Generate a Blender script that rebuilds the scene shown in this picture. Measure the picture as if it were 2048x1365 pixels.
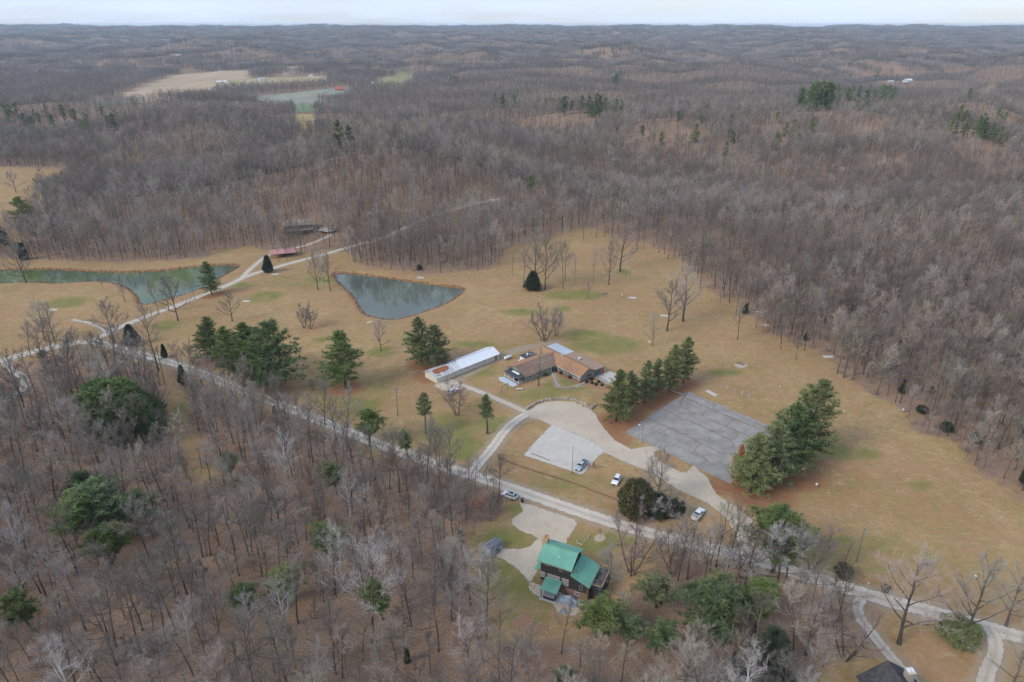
import bpy, bmesh, math, random
import numpy as np
from mathutils import Vector, Matrix

for o in list(bpy.data.objects): bpy.data.objects.remove(o)
S = bpy.context.scene
C = S.collection
R = math.radians
# ------------------------------------------------------------------ camera
CAM_H, PITCH, FPX = 120.0, R(24.32), 1400.0
cam = bpy.data.cameras.new('camera'); camo = bpy.data.objects.new('camera', cam); C.objects.link(camo)
cam.sensor_width = 36.0; cam.lens = FPX/2048*36.0; cam.clip_start = 1.0; cam.clip_end = 40000
camo.location = (0, 0, CAM_H); camo.rotation_euler = (math.pi/2-PITCH, 0, 0)
S.camera = camo
# ------------------------------------------------------------------ sky, sun, exposure
SUN_EL, SUN_AZ = R(36), R(238)      # azimuth clockwise from +Y: behind the camera, to the left
W = bpy.data.worlds.new('World'); S.world = W; W.use_nodes = True
nt = W.node_tree; nt.nodes.clear()
def N(t, ty, **k):
    n = t.nodes.new(ty)
    for a, v in k.items():
        if a.startswith('i_'):
            key = a[2:]
            n.inputs[int(key) if key.isdigit() else key.replace('_', ' ')].default_value = v
        else: setattr(n, a, v)
    return n
def L(t, a, b, oa=0, ib=0): t.links.new(a.outputs[oa], b.inputs[ib])
sky = N(nt, 'ShaderNodeTexSky', sky_type='NISHITA', sun_disc=False, sun_elevation=SUN_EL, sun_rotation=SUN_AZ, altitude=250, air_density=1.0, dust_density=1.0, ozone_density=1.0)
tc = N(nt, 'ShaderNodeTexCoord')
sp0 = N(nt, 'ShaderNodeSeparateXYZ'); L(nt, tc, sp0)
zm = N(nt, 'ShaderNodeMath', operation='MAXIMUM', i_1=.012); L(nt, sp0, zm, 2)
cv = N(nt, 'ShaderNodeCombineXYZ'); L(nt, sp0, cv, 0, 0); L(nt, sp0, cv, 1, 1); L(nt, zm, cv, 0, 2); L(nt, cv, sky, 0, 'Vector')
sep = N(nt, 'ShaderNodeSeparateXYZ'); L(nt, tc, sep)
zz = N(nt, 'ShaderNodeMath', operation='MAXIMUM', i_1=0.0); L(nt, sep, zz, 2)
za = N(nt, 'ShaderNodeMath', operation='ADD', i_1=0.12); L(nt, zz, za)
dv = N(nt, 'ShaderNodeVectorMath', operation='DIVIDE'); L(nt, tc, dv)
cx = N(nt, 'ShaderNodeCombineXYZ')
for i in range(3): nt.links.new(za.outputs[0], cx.inputs[i])
L(nt, cx, dv, 0, 1)
cn = N(nt, 'ShaderNodeTexNoise', i_Scale=0.55, i_Detail=7.0, i_Roughness=0.6); L(nt, dv, cn, 0, 'Vector')
cr = N(nt, 'ShaderNodeMapRange', i_1=0.35, i_2=0.65, i_3=0.45, i_4=0.92); L(nt, cn, cr)
mx = N(nt, 'ShaderNodeMix', data_type='RGBA'); L(nt, cr, mx, 0, 'Factor'); nt.links.new(sky.outputs[0], mx.inputs[6])
mx.inputs[7].default_value = (5.4, 6.45, 8.6, 1)
bg = N(nt, 'ShaderNodeBackground', i_Strength=0.085); nt.links.new(mx.outputs[2], bg.inputs[0])
L(nt, bg, N(nt, 'ShaderNodeOutputWorld'))
sl = bpy.data.lights.new('sun', 'SUN'); sl.energy = 1.5; sl.angle = R(22); sl.color = (1, 0.93, 0.83)
so = bpy.data.objects.new('sun', sl); C.objects.link(so)
sd = Vector((math.sin(SUN_AZ)*math.cos(SUN_EL), math.cos(SUN_AZ)*math.cos(SUN_EL), math.sin(SUN_EL)))
so.rotation_euler = sd.to_track_quat('Z', 'Y').to_euler()
S.view_settings.view_transform = 'Standard'; S.view_settings.look = 'None'; S.view_settings.gamma = 1
S.view_settings.use_curve_mapping = False
S.view_settings.exposure = 0.80
S.cycles.max_bounces = 6; S.cycles.diffuse_bounces = 1; S.cycles.transparent_max_bounces = 12
S.cycles.use_denoising = True; S.cycles.denoising_prefilter = 'NONE'
S.cycles.use_adaptive_sampling = True; S.cycles.adaptive_threshold = .02

# ------------------------------------------------------------------ terrain function and pixel -> ground
def ss(a, b, x):
    t = np.clip((np.asarray(x, float)-a)/(b-a), 0, 1); return t*t*(3-2*t)
def ga(dx, dy, sx, sy): return np.exp(-0.5*((dx/sx)**2+(dy/sy)**2))
_rs = np.random.RandomState(5)
_SN = {}
def sn(x, y, wl, seed, ay=1.0):
    """smooth noise about -1..1 with wavelength wl, made of plane waves"""
    k = (seed,)
    if k not in _SN:
        r = np.random.RandomState(seed); _SN[k] = (r.uniform(0, 2*math.pi, 9), r.uniform(0, 2*math.pi, 9), r.uniform(.6, 1.7, 9))
    an, ph, fr = _SN[k]; s = 0
    for a, p, f in zip(an, ph, fr):
        s = s+np.sin((x*math.cos(a)+y*ay*math.sin(a))*2*math.pi*f/wl+p)
    return s/3.6
def hgt0(x, y):
    """the site is a level hilltop; wooded valleys and ridges beyond"""
    x = np.asarray(x, float); y = np.asarray(y, float)
    g = ss(440, 660, y)
    fl = 1-np.minimum(1, 1.6*ga(x+830, y-1950, 560, 520))*.96
    h = -26*g
    h = h+44*ga(x+88, y-556, 82, 62)*ss(375, 500, y)          # knoll behind the pond
    h = h+10*ga(x+240, y-500, 90, 60)*ss(400, 480, y)
    h = h+40*ga(x-330, y-960, 470, 150)*g                      # long slope facing the site
    h = h+25*ga(x+365, y-860, 105, 110)*g                      # first left ridge
    h = h+24*ga(x+640, y-1240, 230, 130)*g                     # second left ridge
    h = h-10*ga(x-560, y-640, 260, 60)*g
    h = h+(3*sn(x, y, 150, 3)+11*sn(x, y, 340, 6, 1.3)*ss(560, 800, y))*g*fl
    h = h+ss(1000, 2400, y)*fl*(27*sn(x, y, 1150, 11, 1.9)+15*sn(x, y, 480, 12, 1.4))
    h = h*(1-.45*ss(5000, 8500, y))+94*ss(1900, 9000, y)+ss(3000, 6000, y)*9*sn(x, y, 2600, 14, 2.2)
    return h
CP, SP = math.cos(PITCH), math.sin(PITCH)
_T = np.geomspace(70, 16000, 2600)
def _k(v):
    dy = (682.5-v)/FPX
    return (-SP+dy*CP), (CP+dy*SP)
def G(u, v):
    """the ground point seen in the photograph at (u, v)"""
    Zr, Yr = _k(v); Xr = (u-1024)/FPX
    if Zr < -0.28:
        t = -CAM_H/Zr; return Vector((Xr*t, Yr*t, 0.0))
    x, y, z = Xr*_T, Yr*_T, CAM_H+Zr*_T
    d = z-hgt0(x, y); i = int(np.argmax(d < 0))
    if i == 0: i = len(_T)-1
    f = d[i-1]/(d[i-1]-d[i]); t = _T[i-1]+f*(_T[i]-_T[i-1])
    return Vector((Xr*t, Yr*t, float(hgt0(Xr*t, Yr*t))))
def Zat(v, y):
    Zr, Yr = _k(v); return CAM_H+y*Zr/Yr
def proj(x, y, z):
    dz = z-CAM_H; d = y*CP-dz*SP
    return 1024+FPX*x/d, 682.5-FPX*(y*SP+dz*CP)/d
def PX(l): return [G(u, v) for u, v in l]
def smooth(pts, step=1.5, closed=False):
    n = len(pts); out = []
    for i in range(n if closed else n-1):
        p0 = pts[(i-1) % n] if closed or i > 0 else pts[0]*2-pts[1]
        p1 = pts[i]; p2 = pts[(i+1) % n]
        p3 = pts[(i+2) % n] if closed or i+2 < n else pts[-1]*2-pts[-2]
        m = max(1, int((p2-p1).length/step))
        for j in range(m):
            t = j/m
            out.append(0.5*((2*p1)+(p2-p0)*t+(2*p0-5*p1+4*p2-p3)*t*t+(3*p1-p0-3*p2+p3)*t**3))
    if not closed: out.append(pts[-1].copy())
    return out
def sdist(px, py, poly):
    """signed distance to a polygon, negative inside"""
    q = np.array([(p[0], p[1]) for p in poly]); n = len(q)
    px = np.asarray(px, float); py = np.asarray(py, float)
    best = np.full(px.shape, 1e18); ins = np.zeros(px.shape, bool)
    for i in range(n):
        ax, ay = q[i]; bx, by = q[(i+1) % n]
        ex, ey = bx-ax, by-ay; wx, wy = px-ax, py-ay
        t = np.clip((wx*ex+wy*ey)/(ex*ex+ey*ey+1e-9), 0, 1)
        best = np.minimum(best, (wx-ex*t)**2+(wy-ey*t)**2)
        c = ((ay > py) != (by > py)) & (px < (bx-ax)*(py-ay)/((by-ay) if by != ay else 1e-9)+ax)
        ins ^= c
    return np.where(ins, -1, 1)*np.sqrt(best)
def pdist(px, py, path):
    best = np.full(np.shape(px), 1e18)
    for a, b in zip(path[:-1], path[1:]):
        ex, ey = b[0]-a[0], b[1]-a[1]; wx, wy = px-a[0], py-a[1]
        t = np.clip((wx*ex+wy*ey)/(ex*ex+ey*ey+1e-9), 0, 1)
        best = np.minimum(best, (wx-ex*t)**2+(wy-ey*t)**2)
    return np.sqrt(best)

# ------------------------------------------------------------------ materials
MATS = {}
def mat(name, c1, c2=None, scale=3.0, rough=0.8, metal=0.0, bump=0.0, rand=0.0, detail=5.0, stretch=None, lo=.35, hi=.65, spec=0.5):
    if name in MATS: return MATS[name]
    m = bpy.data.materials.new(name); m.use_nodes = True; t = m.node_tree
    b = t.nodes['Principled BSDF']; b.inputs['Roughness'].default_value = rough; b.inputs['Metallic'].default_value = metal
    b.inputs['Specular IOR Level'].default_value = spec
    c1 = tuple(c1)+(1,); MATS[name] = m
    src = None
    if c2 is not None or bump:
        co = N(t, 'ShaderNodeTexCoord')
        no = N(t, 'ShaderNodeTexNoise', i_Scale=scale, i_Detail=detail, i_Roughness=.65)
        if stretch:
            mp = N(t, 'ShaderNodeMapping'); mp.inputs['Scale'].default_value = stretch; L(t, co, mp, 3); L(t, mp, no, 0, 'Vector')
        else: L(t, co, no, 3, 'Vector')
    if c2 is not None:
        mr = N(t, 'ShaderNodeMapRange', i_1=lo, i_2=hi); L(t, no, mr)
        x = N(t, 'ShaderNodeMix', data_type='RGBA'); x.inputs[6].default_value = c1; x.inputs[7].default_value = tuple(c2)+(1,)
        L(t, mr, x, 0, 0); src = x.outputs[2]
    if rand:
        oi = N(t, 'ShaderNodeObjectInfo')
        mr2 = N(t, 'ShaderNodeMapRange', i_3=1-rand, i_4=1+rand); L(t, oi, mr2, 5)
        hs = N(t, 'ShaderNodeHueSaturation')
        if src: t.links.new(src, hs.inputs['Color'])
        else: hs.inputs['Color'].default_value = c1
        L(t, mr2, hs, 0, 'Value')
        ml = N(t, 'ShaderNodeMath', operation='MULTIPLY', i_1=7.31); L(t, oi, ml, 5)
        fr = N(t, 'ShaderNodeMath', operation='FRACT'); L(t, ml, fr)
        mr3 = N(t, 'ShaderNodeMapRange', i_3=.5-rand*.06, i_4=.5+rand*.06); L(t, fr, mr3); L(t, mr3, hs, 0, 'Hue')
        ml2 = N(t, 'ShaderNodeMath', operation='MULTIPLY', i_1=13.7); L(t, oi, ml2, 5)
        fr2 = N(t, 'ShaderNodeMath', operation='FRACT'); L(t, ml2, fr2)
        mr4 = N(t, 'ShaderNodeMapRange', i_3=1-rand*.7, i_4=1+rand*.5); L(t, fr2, mr4); L(t, mr4, hs, 0, 'Saturation')
        src = hs.outputs[0]
    if src: t.links.new(src, b.inputs['Base Color'])
    else: b.inputs['Base Color'].default_value = c1
    if bump:
        bp = N(t, 'ShaderNodeBump', i_Strength=bump, i_Distance=.05); L(t, no, bp, 0, 'Height'); L(t, bp, b, 0, 'Normal')
    return m

# ------------------------------------------------------------------ mesh builder
class MB:
    def __init__(s): s.v = []; s.f = []; s.m = []
    def add(s, vs, fs, m=0):
        o = len(s.v); s.v.extend(vs); s.f.extend([tuple(i+o for i in f) for f in fs]); s.m.extend([m]*len(fs))
    def box(s, x0, x1, y0, y1, z0, z1, m=0):
        s.add([(x0,y0,z0),(x1,y0,z0),(x1,y1,z0),(x0,y1,z0),(x0,y0,z1),(x1,y0,z1),(x1,y1,z1),(x0,y1,z1)],
              [(3,2,1,0),(4,5,6,7),(0,1,5,4),(1,2,6,5),(2,3,7,6),(3,0,4,7)], m)
    def cbox(s, c, d, rz=0, m=0):
        o = len(s.v); s.box(-d[0]/2, d[0]/2, -d[1]/2, d[1]/2, -d[2]/2, d[2]/2, m)
        ca, sa = math.cos(rz), math.sin(rz)
        for i in range(o, len(s.v)):
            x, y, z = s.v[i]; s.v[i] = (c[0]+x*ca-y*sa, c[1]+x*sa+y*ca, c[2]+z)
    def slab(s, quad, th, m=0):
        """a plate of thickness th under the given corner points"""
        q = [Vector(p) for p in quad]; n = (q[1]-q[0]).cross(q[2]-q[0]).normalized()
        if n.z < 0: n = -n
        k = len(q); vs = [tuple(p) for p in q]+[tuple(p-n*th) for p in q]
        fs = [tuple(range(k)), tuple(range(2*k-1, k-1, -1))]+[(i, k+i, k+(i+1) % k, (i+1) % k) for i in range(k)]
        s.add(vs, fs, m)
    def prism(s, poly, z0, z1, m=0):
        k = len(poly)
        s.add([(p[0], p[1], z0) for p in poly]+[(p[0], p[1], z1) for p in poly],
              [tuple(range(k-1, -1, -1)), tuple(range(k, 2*k))]+[(i, (i+1) % k, k+(i+1) % k, k+i) for i in range(k)], m)
    def tube(s, pts, rad, n=6, m=0, cap=True):
        pts = [Vector(p) for p in pts]; k = len(pts); o = len(s.v)
        for i, p in enumerate(pts):
            d = (pts[min(i+1, k-1)]-pts[max(i-1, 0)])
            if d.length < 1e-6: d = Vector((0, 0, 1))
            d.normalize(); a = Vector((1, 0, 0)) if abs(d.x) < .8 else Vector((0, 1, 0))
            e1 = d.cross(a).normalized(); e2 = d.cross(e1)
            r = rad[i] if hasattr(rad, '__len__') else rad
            for j in range(n):
                t = 2*math.pi*j/n; q = p+e1*(math.cos(t)*r)+e2*(math.sin(t)*r); s.v.append((q.x, q.y, q.z))
        for i in range(k-1):
            for j in range(n):
                a = o+i*n+j; b = o+i*n+(j+1) % n
                s.f.append((a, b, b+n, a+n)); s.m.append(m)
        if cap:
            s.f.append(tuple(o+j for j in range(n-1, -1, -1))); s.f.append(tuple(o+(k-1)*n+j for j in range(n))); s.m += [m, m]
    def tri(s, a, b, c, m=0):
        o = len(s.v); s.v += [a, b, c]; s.f.append((o, o+1, o+2)); s.m.append(m)
    def blob(s, c, r, seed=0, m=0, ra=.25, n=8, k=6):
        rn = random.Random(seed); o = len(s.v); ph = [rn.uniform(0, 6.28) for _ in range(6)]
        for i in range(k+1):
            th = math.pi*i/k
            for j in range(n):
                a = 2*math.pi*j/n
                q = 1+ra*(math.sin(2*a+ph[0]+th)+.7*math.sin(3*a+ph[1]-2*th)+.6*math.cos(2*th+ph[2]))*.5
                s.v.append((c[0]+r[0]*q*math.sin(th)*math.cos(a), c[1]+r[1]*q*math.sin(th)*math.sin(a), c[2]+r[2]*q*math.cos(th)))
        for i in range(k):
            for j in range(n):
                a = o+i*n+j; b = o+i*n+(j+1) % n; s.f.append((a, a+n, b+n, b)); s.m.append(m)
    def profile(s, pts, w, c, m=0):
        """a side outline (x, z) given width w with edges rounded off by c"""
        cxm = sum(p[0] for p in pts)/len(pts); czm = sum(p[1] for p in pts)/len(pts); k = len(pts); o = len(s.v)
        lx = max(abs(p[0]-cxm) for p in pts); lz = max(abs(p[1]-czm) for p in pts)
        for y, q in ((-w, 1), (-w+c, 0), (w-c, 0), (w, 1)):
            for x, z in pts: s.v.append((x-(x-cxm)/lx*c*q, y, z-(z-czm)/lz*c*q*.7))
        for i in range(3):
            for j in range(k):
                a = o+i*k+j; b = o+i*k+(j+1) % k; s.f.append((a, b, b+k, a+k)); s.m.append(m)
        s.f.append(tuple(o+j for j in range(k-1, -1, -1))); s.f.append(tuple(o+3*k+j for j in range(k))); s.m += [m, m]
    def mesh(s, name, mats, smooth=False):
        me = bpy.data.meshes.new(name); me.from_pydata(s.v, [], s.f)
        for x in (mats if isinstance(mats, (list, tuple)) else [mats]): me.materials.append(x)
        if any(s.m): me.polygons.foreach_set('material_index', s.m)
        if smooth: me.polygons.foreach_set('use_smooth', [True]*len(s.f))
        me.validate(); me.update(); return me
    def build(s, name, mats, parent=None, smooth=False, recalc=True):
        me = s.mesh(name, mats, smooth)
        if recalc and len(s.f) < 60000:
            b = bmesh.new(); b.from_mesh(me); bmesh.ops.recalc_face_normals(b, faces=b.faces); b.to_mesh(me); b.free()
        o = bpy.data.objects.new(name, me); C.objects.link(o)
        if parent: o.parent = parent
        return o
def tag(o, label=None, cat=None, group=None, kind=None):
    if label: o['label'] = label
    if cat: o['category'] = cat
    if group: o['group'] = group
    if kind: o['kind'] = kind
    return o
def empty(name, loc, rz=0, label=None, cat=None, group=None):
    o = bpy.data.objects.new(name, None); C.objects.link(o); o.empty_display_size = .5
    o.location = loc; o.rotation_euler = (0, 0, rz); return tag(o, label, cat, group)
def obj(name, me, parent=None, loc=None, rz=0, sc=1.0):
    o = bpy.data.objects.new(name, me); C.objects.link(o)
    if parent: o.parent = parent
    if loc is not None: o.location = loc
    if rz: o.rotation_euler = (0, 0, rz)
    if sc != 1.0: o.scale = (sc, sc, sc)
    return o
def copy_tree(o, parent=None):
    c = o.copy(); C.objects.link(c); c.parent = parent
    for ch in list(o.children): copy_tree(ch, c)
    return c

# ------------------------------------------------------------------ layout: open land, ponds, roads
OPEN_PX = [
 [(-140,515),(60,521),(200,527),(300,524),(400,519),(440,503),(500,494),(530,503),(570,516),(650,500),(690,505),(700,528),(760,540),(850,552),(930,545),(1000,537),(1012,500),(1050,490),(1100,480),(1150,458),(1180,458),(1230,478),(1290,488),(1345,512),(1395,560),(1440,598),(1480,598),(1530,668),(1600,692),(1640,702),(1700,775),(1780,805),(1830,862),(1900,892),(1960,952),(2060,1005),(2300,1080),(2300,1350),(2048,1292),(1940,1262),(1780,1217),(1700,1192),(1560,1152),(1500,1132),(1300,1082),(1220,1060),(1080,1016),(1000,988),(900,952),(770,908),(620,846),(470,790),(330,740),(210,708),(130,702),(60,720),(-140,765)],
 [(-140,345),(60,336),(140,343),(135,372),(105,398),(72,420),(60,482),(0,492),(-140,495)],
 [(322,742),(350,752),(380,850),(415,930),(440,960),(395,968),(368,900),(338,820)],
 [(1040,1000),(1090,1010),(1230,1055),(1350,1088),(1330,1112),(1290,1150),(1230,1185),(1195,1230),(1150,1262),(1090,1282),(1010,1262),(985,1220),(960,1172),(945,1125),(938,1085),(975,1055),(1008,1030),(1015,1008)],
 [(1715,1225),(1800,1227),(1960,1272),(2150,1310),(2150,1500),(1600,1500),(1660,1370),(1705,1300)],
]
OPEN = [PX(p) for p in OPEN_PX]
FF_PX = [([(235,193),(300,166),(345,152),(385,140),(500,143),(500,158),(440,170),(425,188),(380,200),(300,206),(240,206)], (.42,.31,.20)),
 ([(440,162),(520,156),(650,152),(650,168),(540,176),(440,178)], (.38,.30,.17)),
 ([(520,192),(600,185),(690,174),(700,186),(665,204),(600,218),(520,214)], (.27,.27,.20)),
 ([(578,209),(628,208),(628,221),(600,225)], (.20,.26,.14)),
 ([(598,228),(624,228),(624,268),(604,268)], (.36,.27,.12)),
 ([(740,172),(805,142),(845,146),(805,176)], (.28,.25,.12)),
 ([(185,202),(268,197),(268,205),(190,210)], (.23,.27,.19)),
 ([(560,150),(625,128),(632,131),(575,154)], (.36,.26,.17)),
 ([(1945,190),(1985,172),(1992,176),(1965,198)], (.36,.26,.17)),
 ([(1985,245),(2020,238),(2024,250),(1990,256)], (.30,.18,.10))]
FF = [(PX(p), c) for p, c in FF_PX]
POND1 = smooth(PX([(673,545),(737,550),(805,560),(873,569),(926,577),(908,595),(884,608),(846,622),(791,637),(750,632),(726,622),(709,594),(690,574),(672,556)]), 2, True)
POND2 = smooth(PX([(-140,541),(0,539),(68,537),(137,539),(222,543),(284,542),(342,538),(410,530),(468,529),(474,534),(451,547),(410,571),(369,587),(325,599),(300,606),(282,606),(272,588),(250,572),(215,562),(154,562),(113,565),(61,562),(0,565),(-140,572)]), 2, True)
MOUND = PX([(1058,818),(1074,806),(1099,800),(1121,798),(1153,801),(1180,815),(1200,803),(1205,790),(1170,777),(1120,775),(1070,780),(1040,800)])
WALL_PATH = smooth(PX([(1054,821),(1062,814),(1074,807),(1099,801),(1121,799),(1140,800),(1153,803),(1170,811),(1181,819),(1190,812)]), .55)
def hgt(x, y):
    h = hgt0(x, y); x = np.asarray(x, float); y = np.asarray(y, float)
    for P in (POND1, POND2):
        b = [min(p.x for p in P)-8, max(p.x for p in P)+8, min(p.y for p in P)-8, max(p.y for p in P)+8]
        k = (x > b[0]) & (x < b[1]) & (y > b[2]) & (y < b[3])
        if np.any(k):
            d = np.full(x.shape, 99.0); d[k] = sdist(x[k], y[k], P)
            h = h-1.6*ss(2.2, -2.2, d) if False else h-1.6*(1-ss(-2.2, 2.2, d))
    k = (abs(x-22) < 60) & (abs(y-205) < 40)
    if np.any(k):
        d = np.full(x.shape, 99.0); d[k] = sdist(x[k], y[k], MOUND)
        h = h+.75*(1-ss(-2.0, .6, d))
    return h
def H1(x, y): return float(hgt(np.array([x]), np.array([y]))[0])

MAIN_ROAD = [(-160,765),(-60,735),(0,722),(60,706),(130,690),(180,684),(225,694),(260,705),(330,722),(400,746),(470,776),(540,802),(620,834),(700,866),(770,894),(840,918),(900,938),(960,956),(1010,973),(1080,997),(1150,1021),(1220,1044),(1300,1067),(1400,1092),(1500,1117),(1560,1135),(1620,1155),(1700,1179),(1780,1203),(1860,1223),(1940,1246),(2048,1277),(2200,1322)]
ROADS = [('road', MAIN_ROAD, 6.3, 'gravel'),
 ('lane', [(175,686),(205,672),(240,655),(300,631),(350,613),(400,593),(450,573),(500,551),(560,533),(600,522),(650,509),(700,495),(760,478),(800,461),(850,438),(900,421),(950,407),(1000,399)], 4.6, 'gravel'),
 ('lane', [(484,556),(505,535),(535,513),(572,501),(612,492),(645,481),(659,471),(652,462),(628,459)], 3.6, 'gravel'),
 ('lane', [(8,724),(22,740),(42,752),(50,768),(40,785),(0,808),(-60,835)], 4.2, 'gravel'),
 ('lane', [(145,640),(175,646),(200,655),(215,668)], 2.2, 'pale'),
 ('driveway', [(940,952),(955,931),(985,896),(1010,862),(1035,840),(1062,824)], 4.6, 'gravel'),
 ('driveway', [(1075,834),(1045,822),(1010,806),(965,787),(925,772),(893,768)], 3.2, 'pale'),
 ('track', [(905,775),(925,755),(960,735),(1000,714),(1040,699),(1080,690),(1115,683)], 3.0, 'track'),
 ('footpath', [(1104,744),(1110,760),(1119,776),(1135,780),(1152,774),(1170,765)], 1.3, 'paver'),
 ('driveway', [(1725,1190),(1715,1215),(1722,1240),(1745,1270),(1765,1295),(1790,1325),(1820,1355),(1850,1400)], 3.6, 'pale'),
 ('driveway', [(1975,1255),(1990,1280),(1990,1310),(1975,1345),(1960,1400)], 4.2, 'pale'),
 ('footpath', [(1320,770),(1345,783),(1365,790)], 1.2, 'paver'),
]
ROADW = [(n, smooth(PX(p), 1.5), w, m) for n, p, w, m in ROADS]
LOTS = [('parking_lot', [(1049,910),(1070,886),(1104,851),(1092,845),(1076,838),(1062,836),(1050,828),(1056,820),(1074,809),(1099,803),(1121,801),(1153,805),(1179,820),(1189,828),(1196,843),(1209,860),(1228,881),(1262,900),(1300,893),(1318,898),(1309,904),(1306,913),(1330,930),(1360,945),(1374,946),(1388,932),(1398,944),(1412,954),(1431,990),(1472,1015),(1501,1040),(1518,1073),(1535,1106),(1552,1124),(1500,1117),(1460,1106),(1480,1092),(1473,1066),(1452,1034),(1415,1005),(1357,980),(1320,955),(1286,938),(1245,921),(1222,910),(1207,906),(1194,914),(1163,949)], 'gravel'),
 ('yard', [(1040,1006),(1065,1012),(1110,1028),(1148,1040),(1152,1050),(1133,1078),(1128,1096),(1100,1100),(1076,1125),(1068,1150),(1060,1164),(1040,1140),(1015,1122),(993,1112),(985,1104),(996,1096),(1015,1100),(1040,1100),(1060,1095),(1078,1078),(1064,1068),(1045,1062),(1027,1050),(1026,1040),(1048,1022)], 'pale'),
 ('patio', [(1062,1165),(1078,1172),(1110,1180),(1160,1192),(1178,1200),(1160,1215),(1150,1230),(1130,1231),(1118,1225),(1108,1208),(1095,1198),(1070,1188),(1060,1176)], 'pale'),
 ('gravel_pad', [(869,772),(895,757),(915,765),(930,775),(905,785),(888,782)], 'gravel'),
 ('gravel_pad', [(625,457),(632,453),(668,455),(672,463),(655,470),(640,466)], 'gravel'),
]
LOT = PX([(1250,865),(1376,783),(1572,866),(1460,968)])
GREEN = [(1050,625,62,9),(1125,618,22,8),(1215,690,90,24),(1175,672,60,14),(950,690,60,9),(760,705,38,14),(1660,900,60,22),(1840,970,40,10),(1730,905,40,14),(530,594,45,14),(130,605,60,12),(470,570,50,6),(930,900,70,32),(985,850,50,24),(950,740,60,18),(1080,790,60,14),(1130,775,60,20),(720,810,55,22),(640,680,24,7),(1330,765,60,14),(1010,1075,70,25),(1030,1020,30,12),(1180,1085,70,20),(1030,1180,70,40),(1050,1240,60,20),(1240,1080,70,18),(900,860,70,40),(1000,870,30,30),(340,840,18,60),(1150,590,80,12),(1250,545,20,8),(210,690,60,8),(330,650,40,10),(640,560,40,10),(1560,960,80,14),(1660,1080,60,12),(1300,1020,60,8),(1450,745,40,10)]
PINE_PX = []   # filled by the tree list below: (u, v_base, v_top, kind, label)

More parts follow.
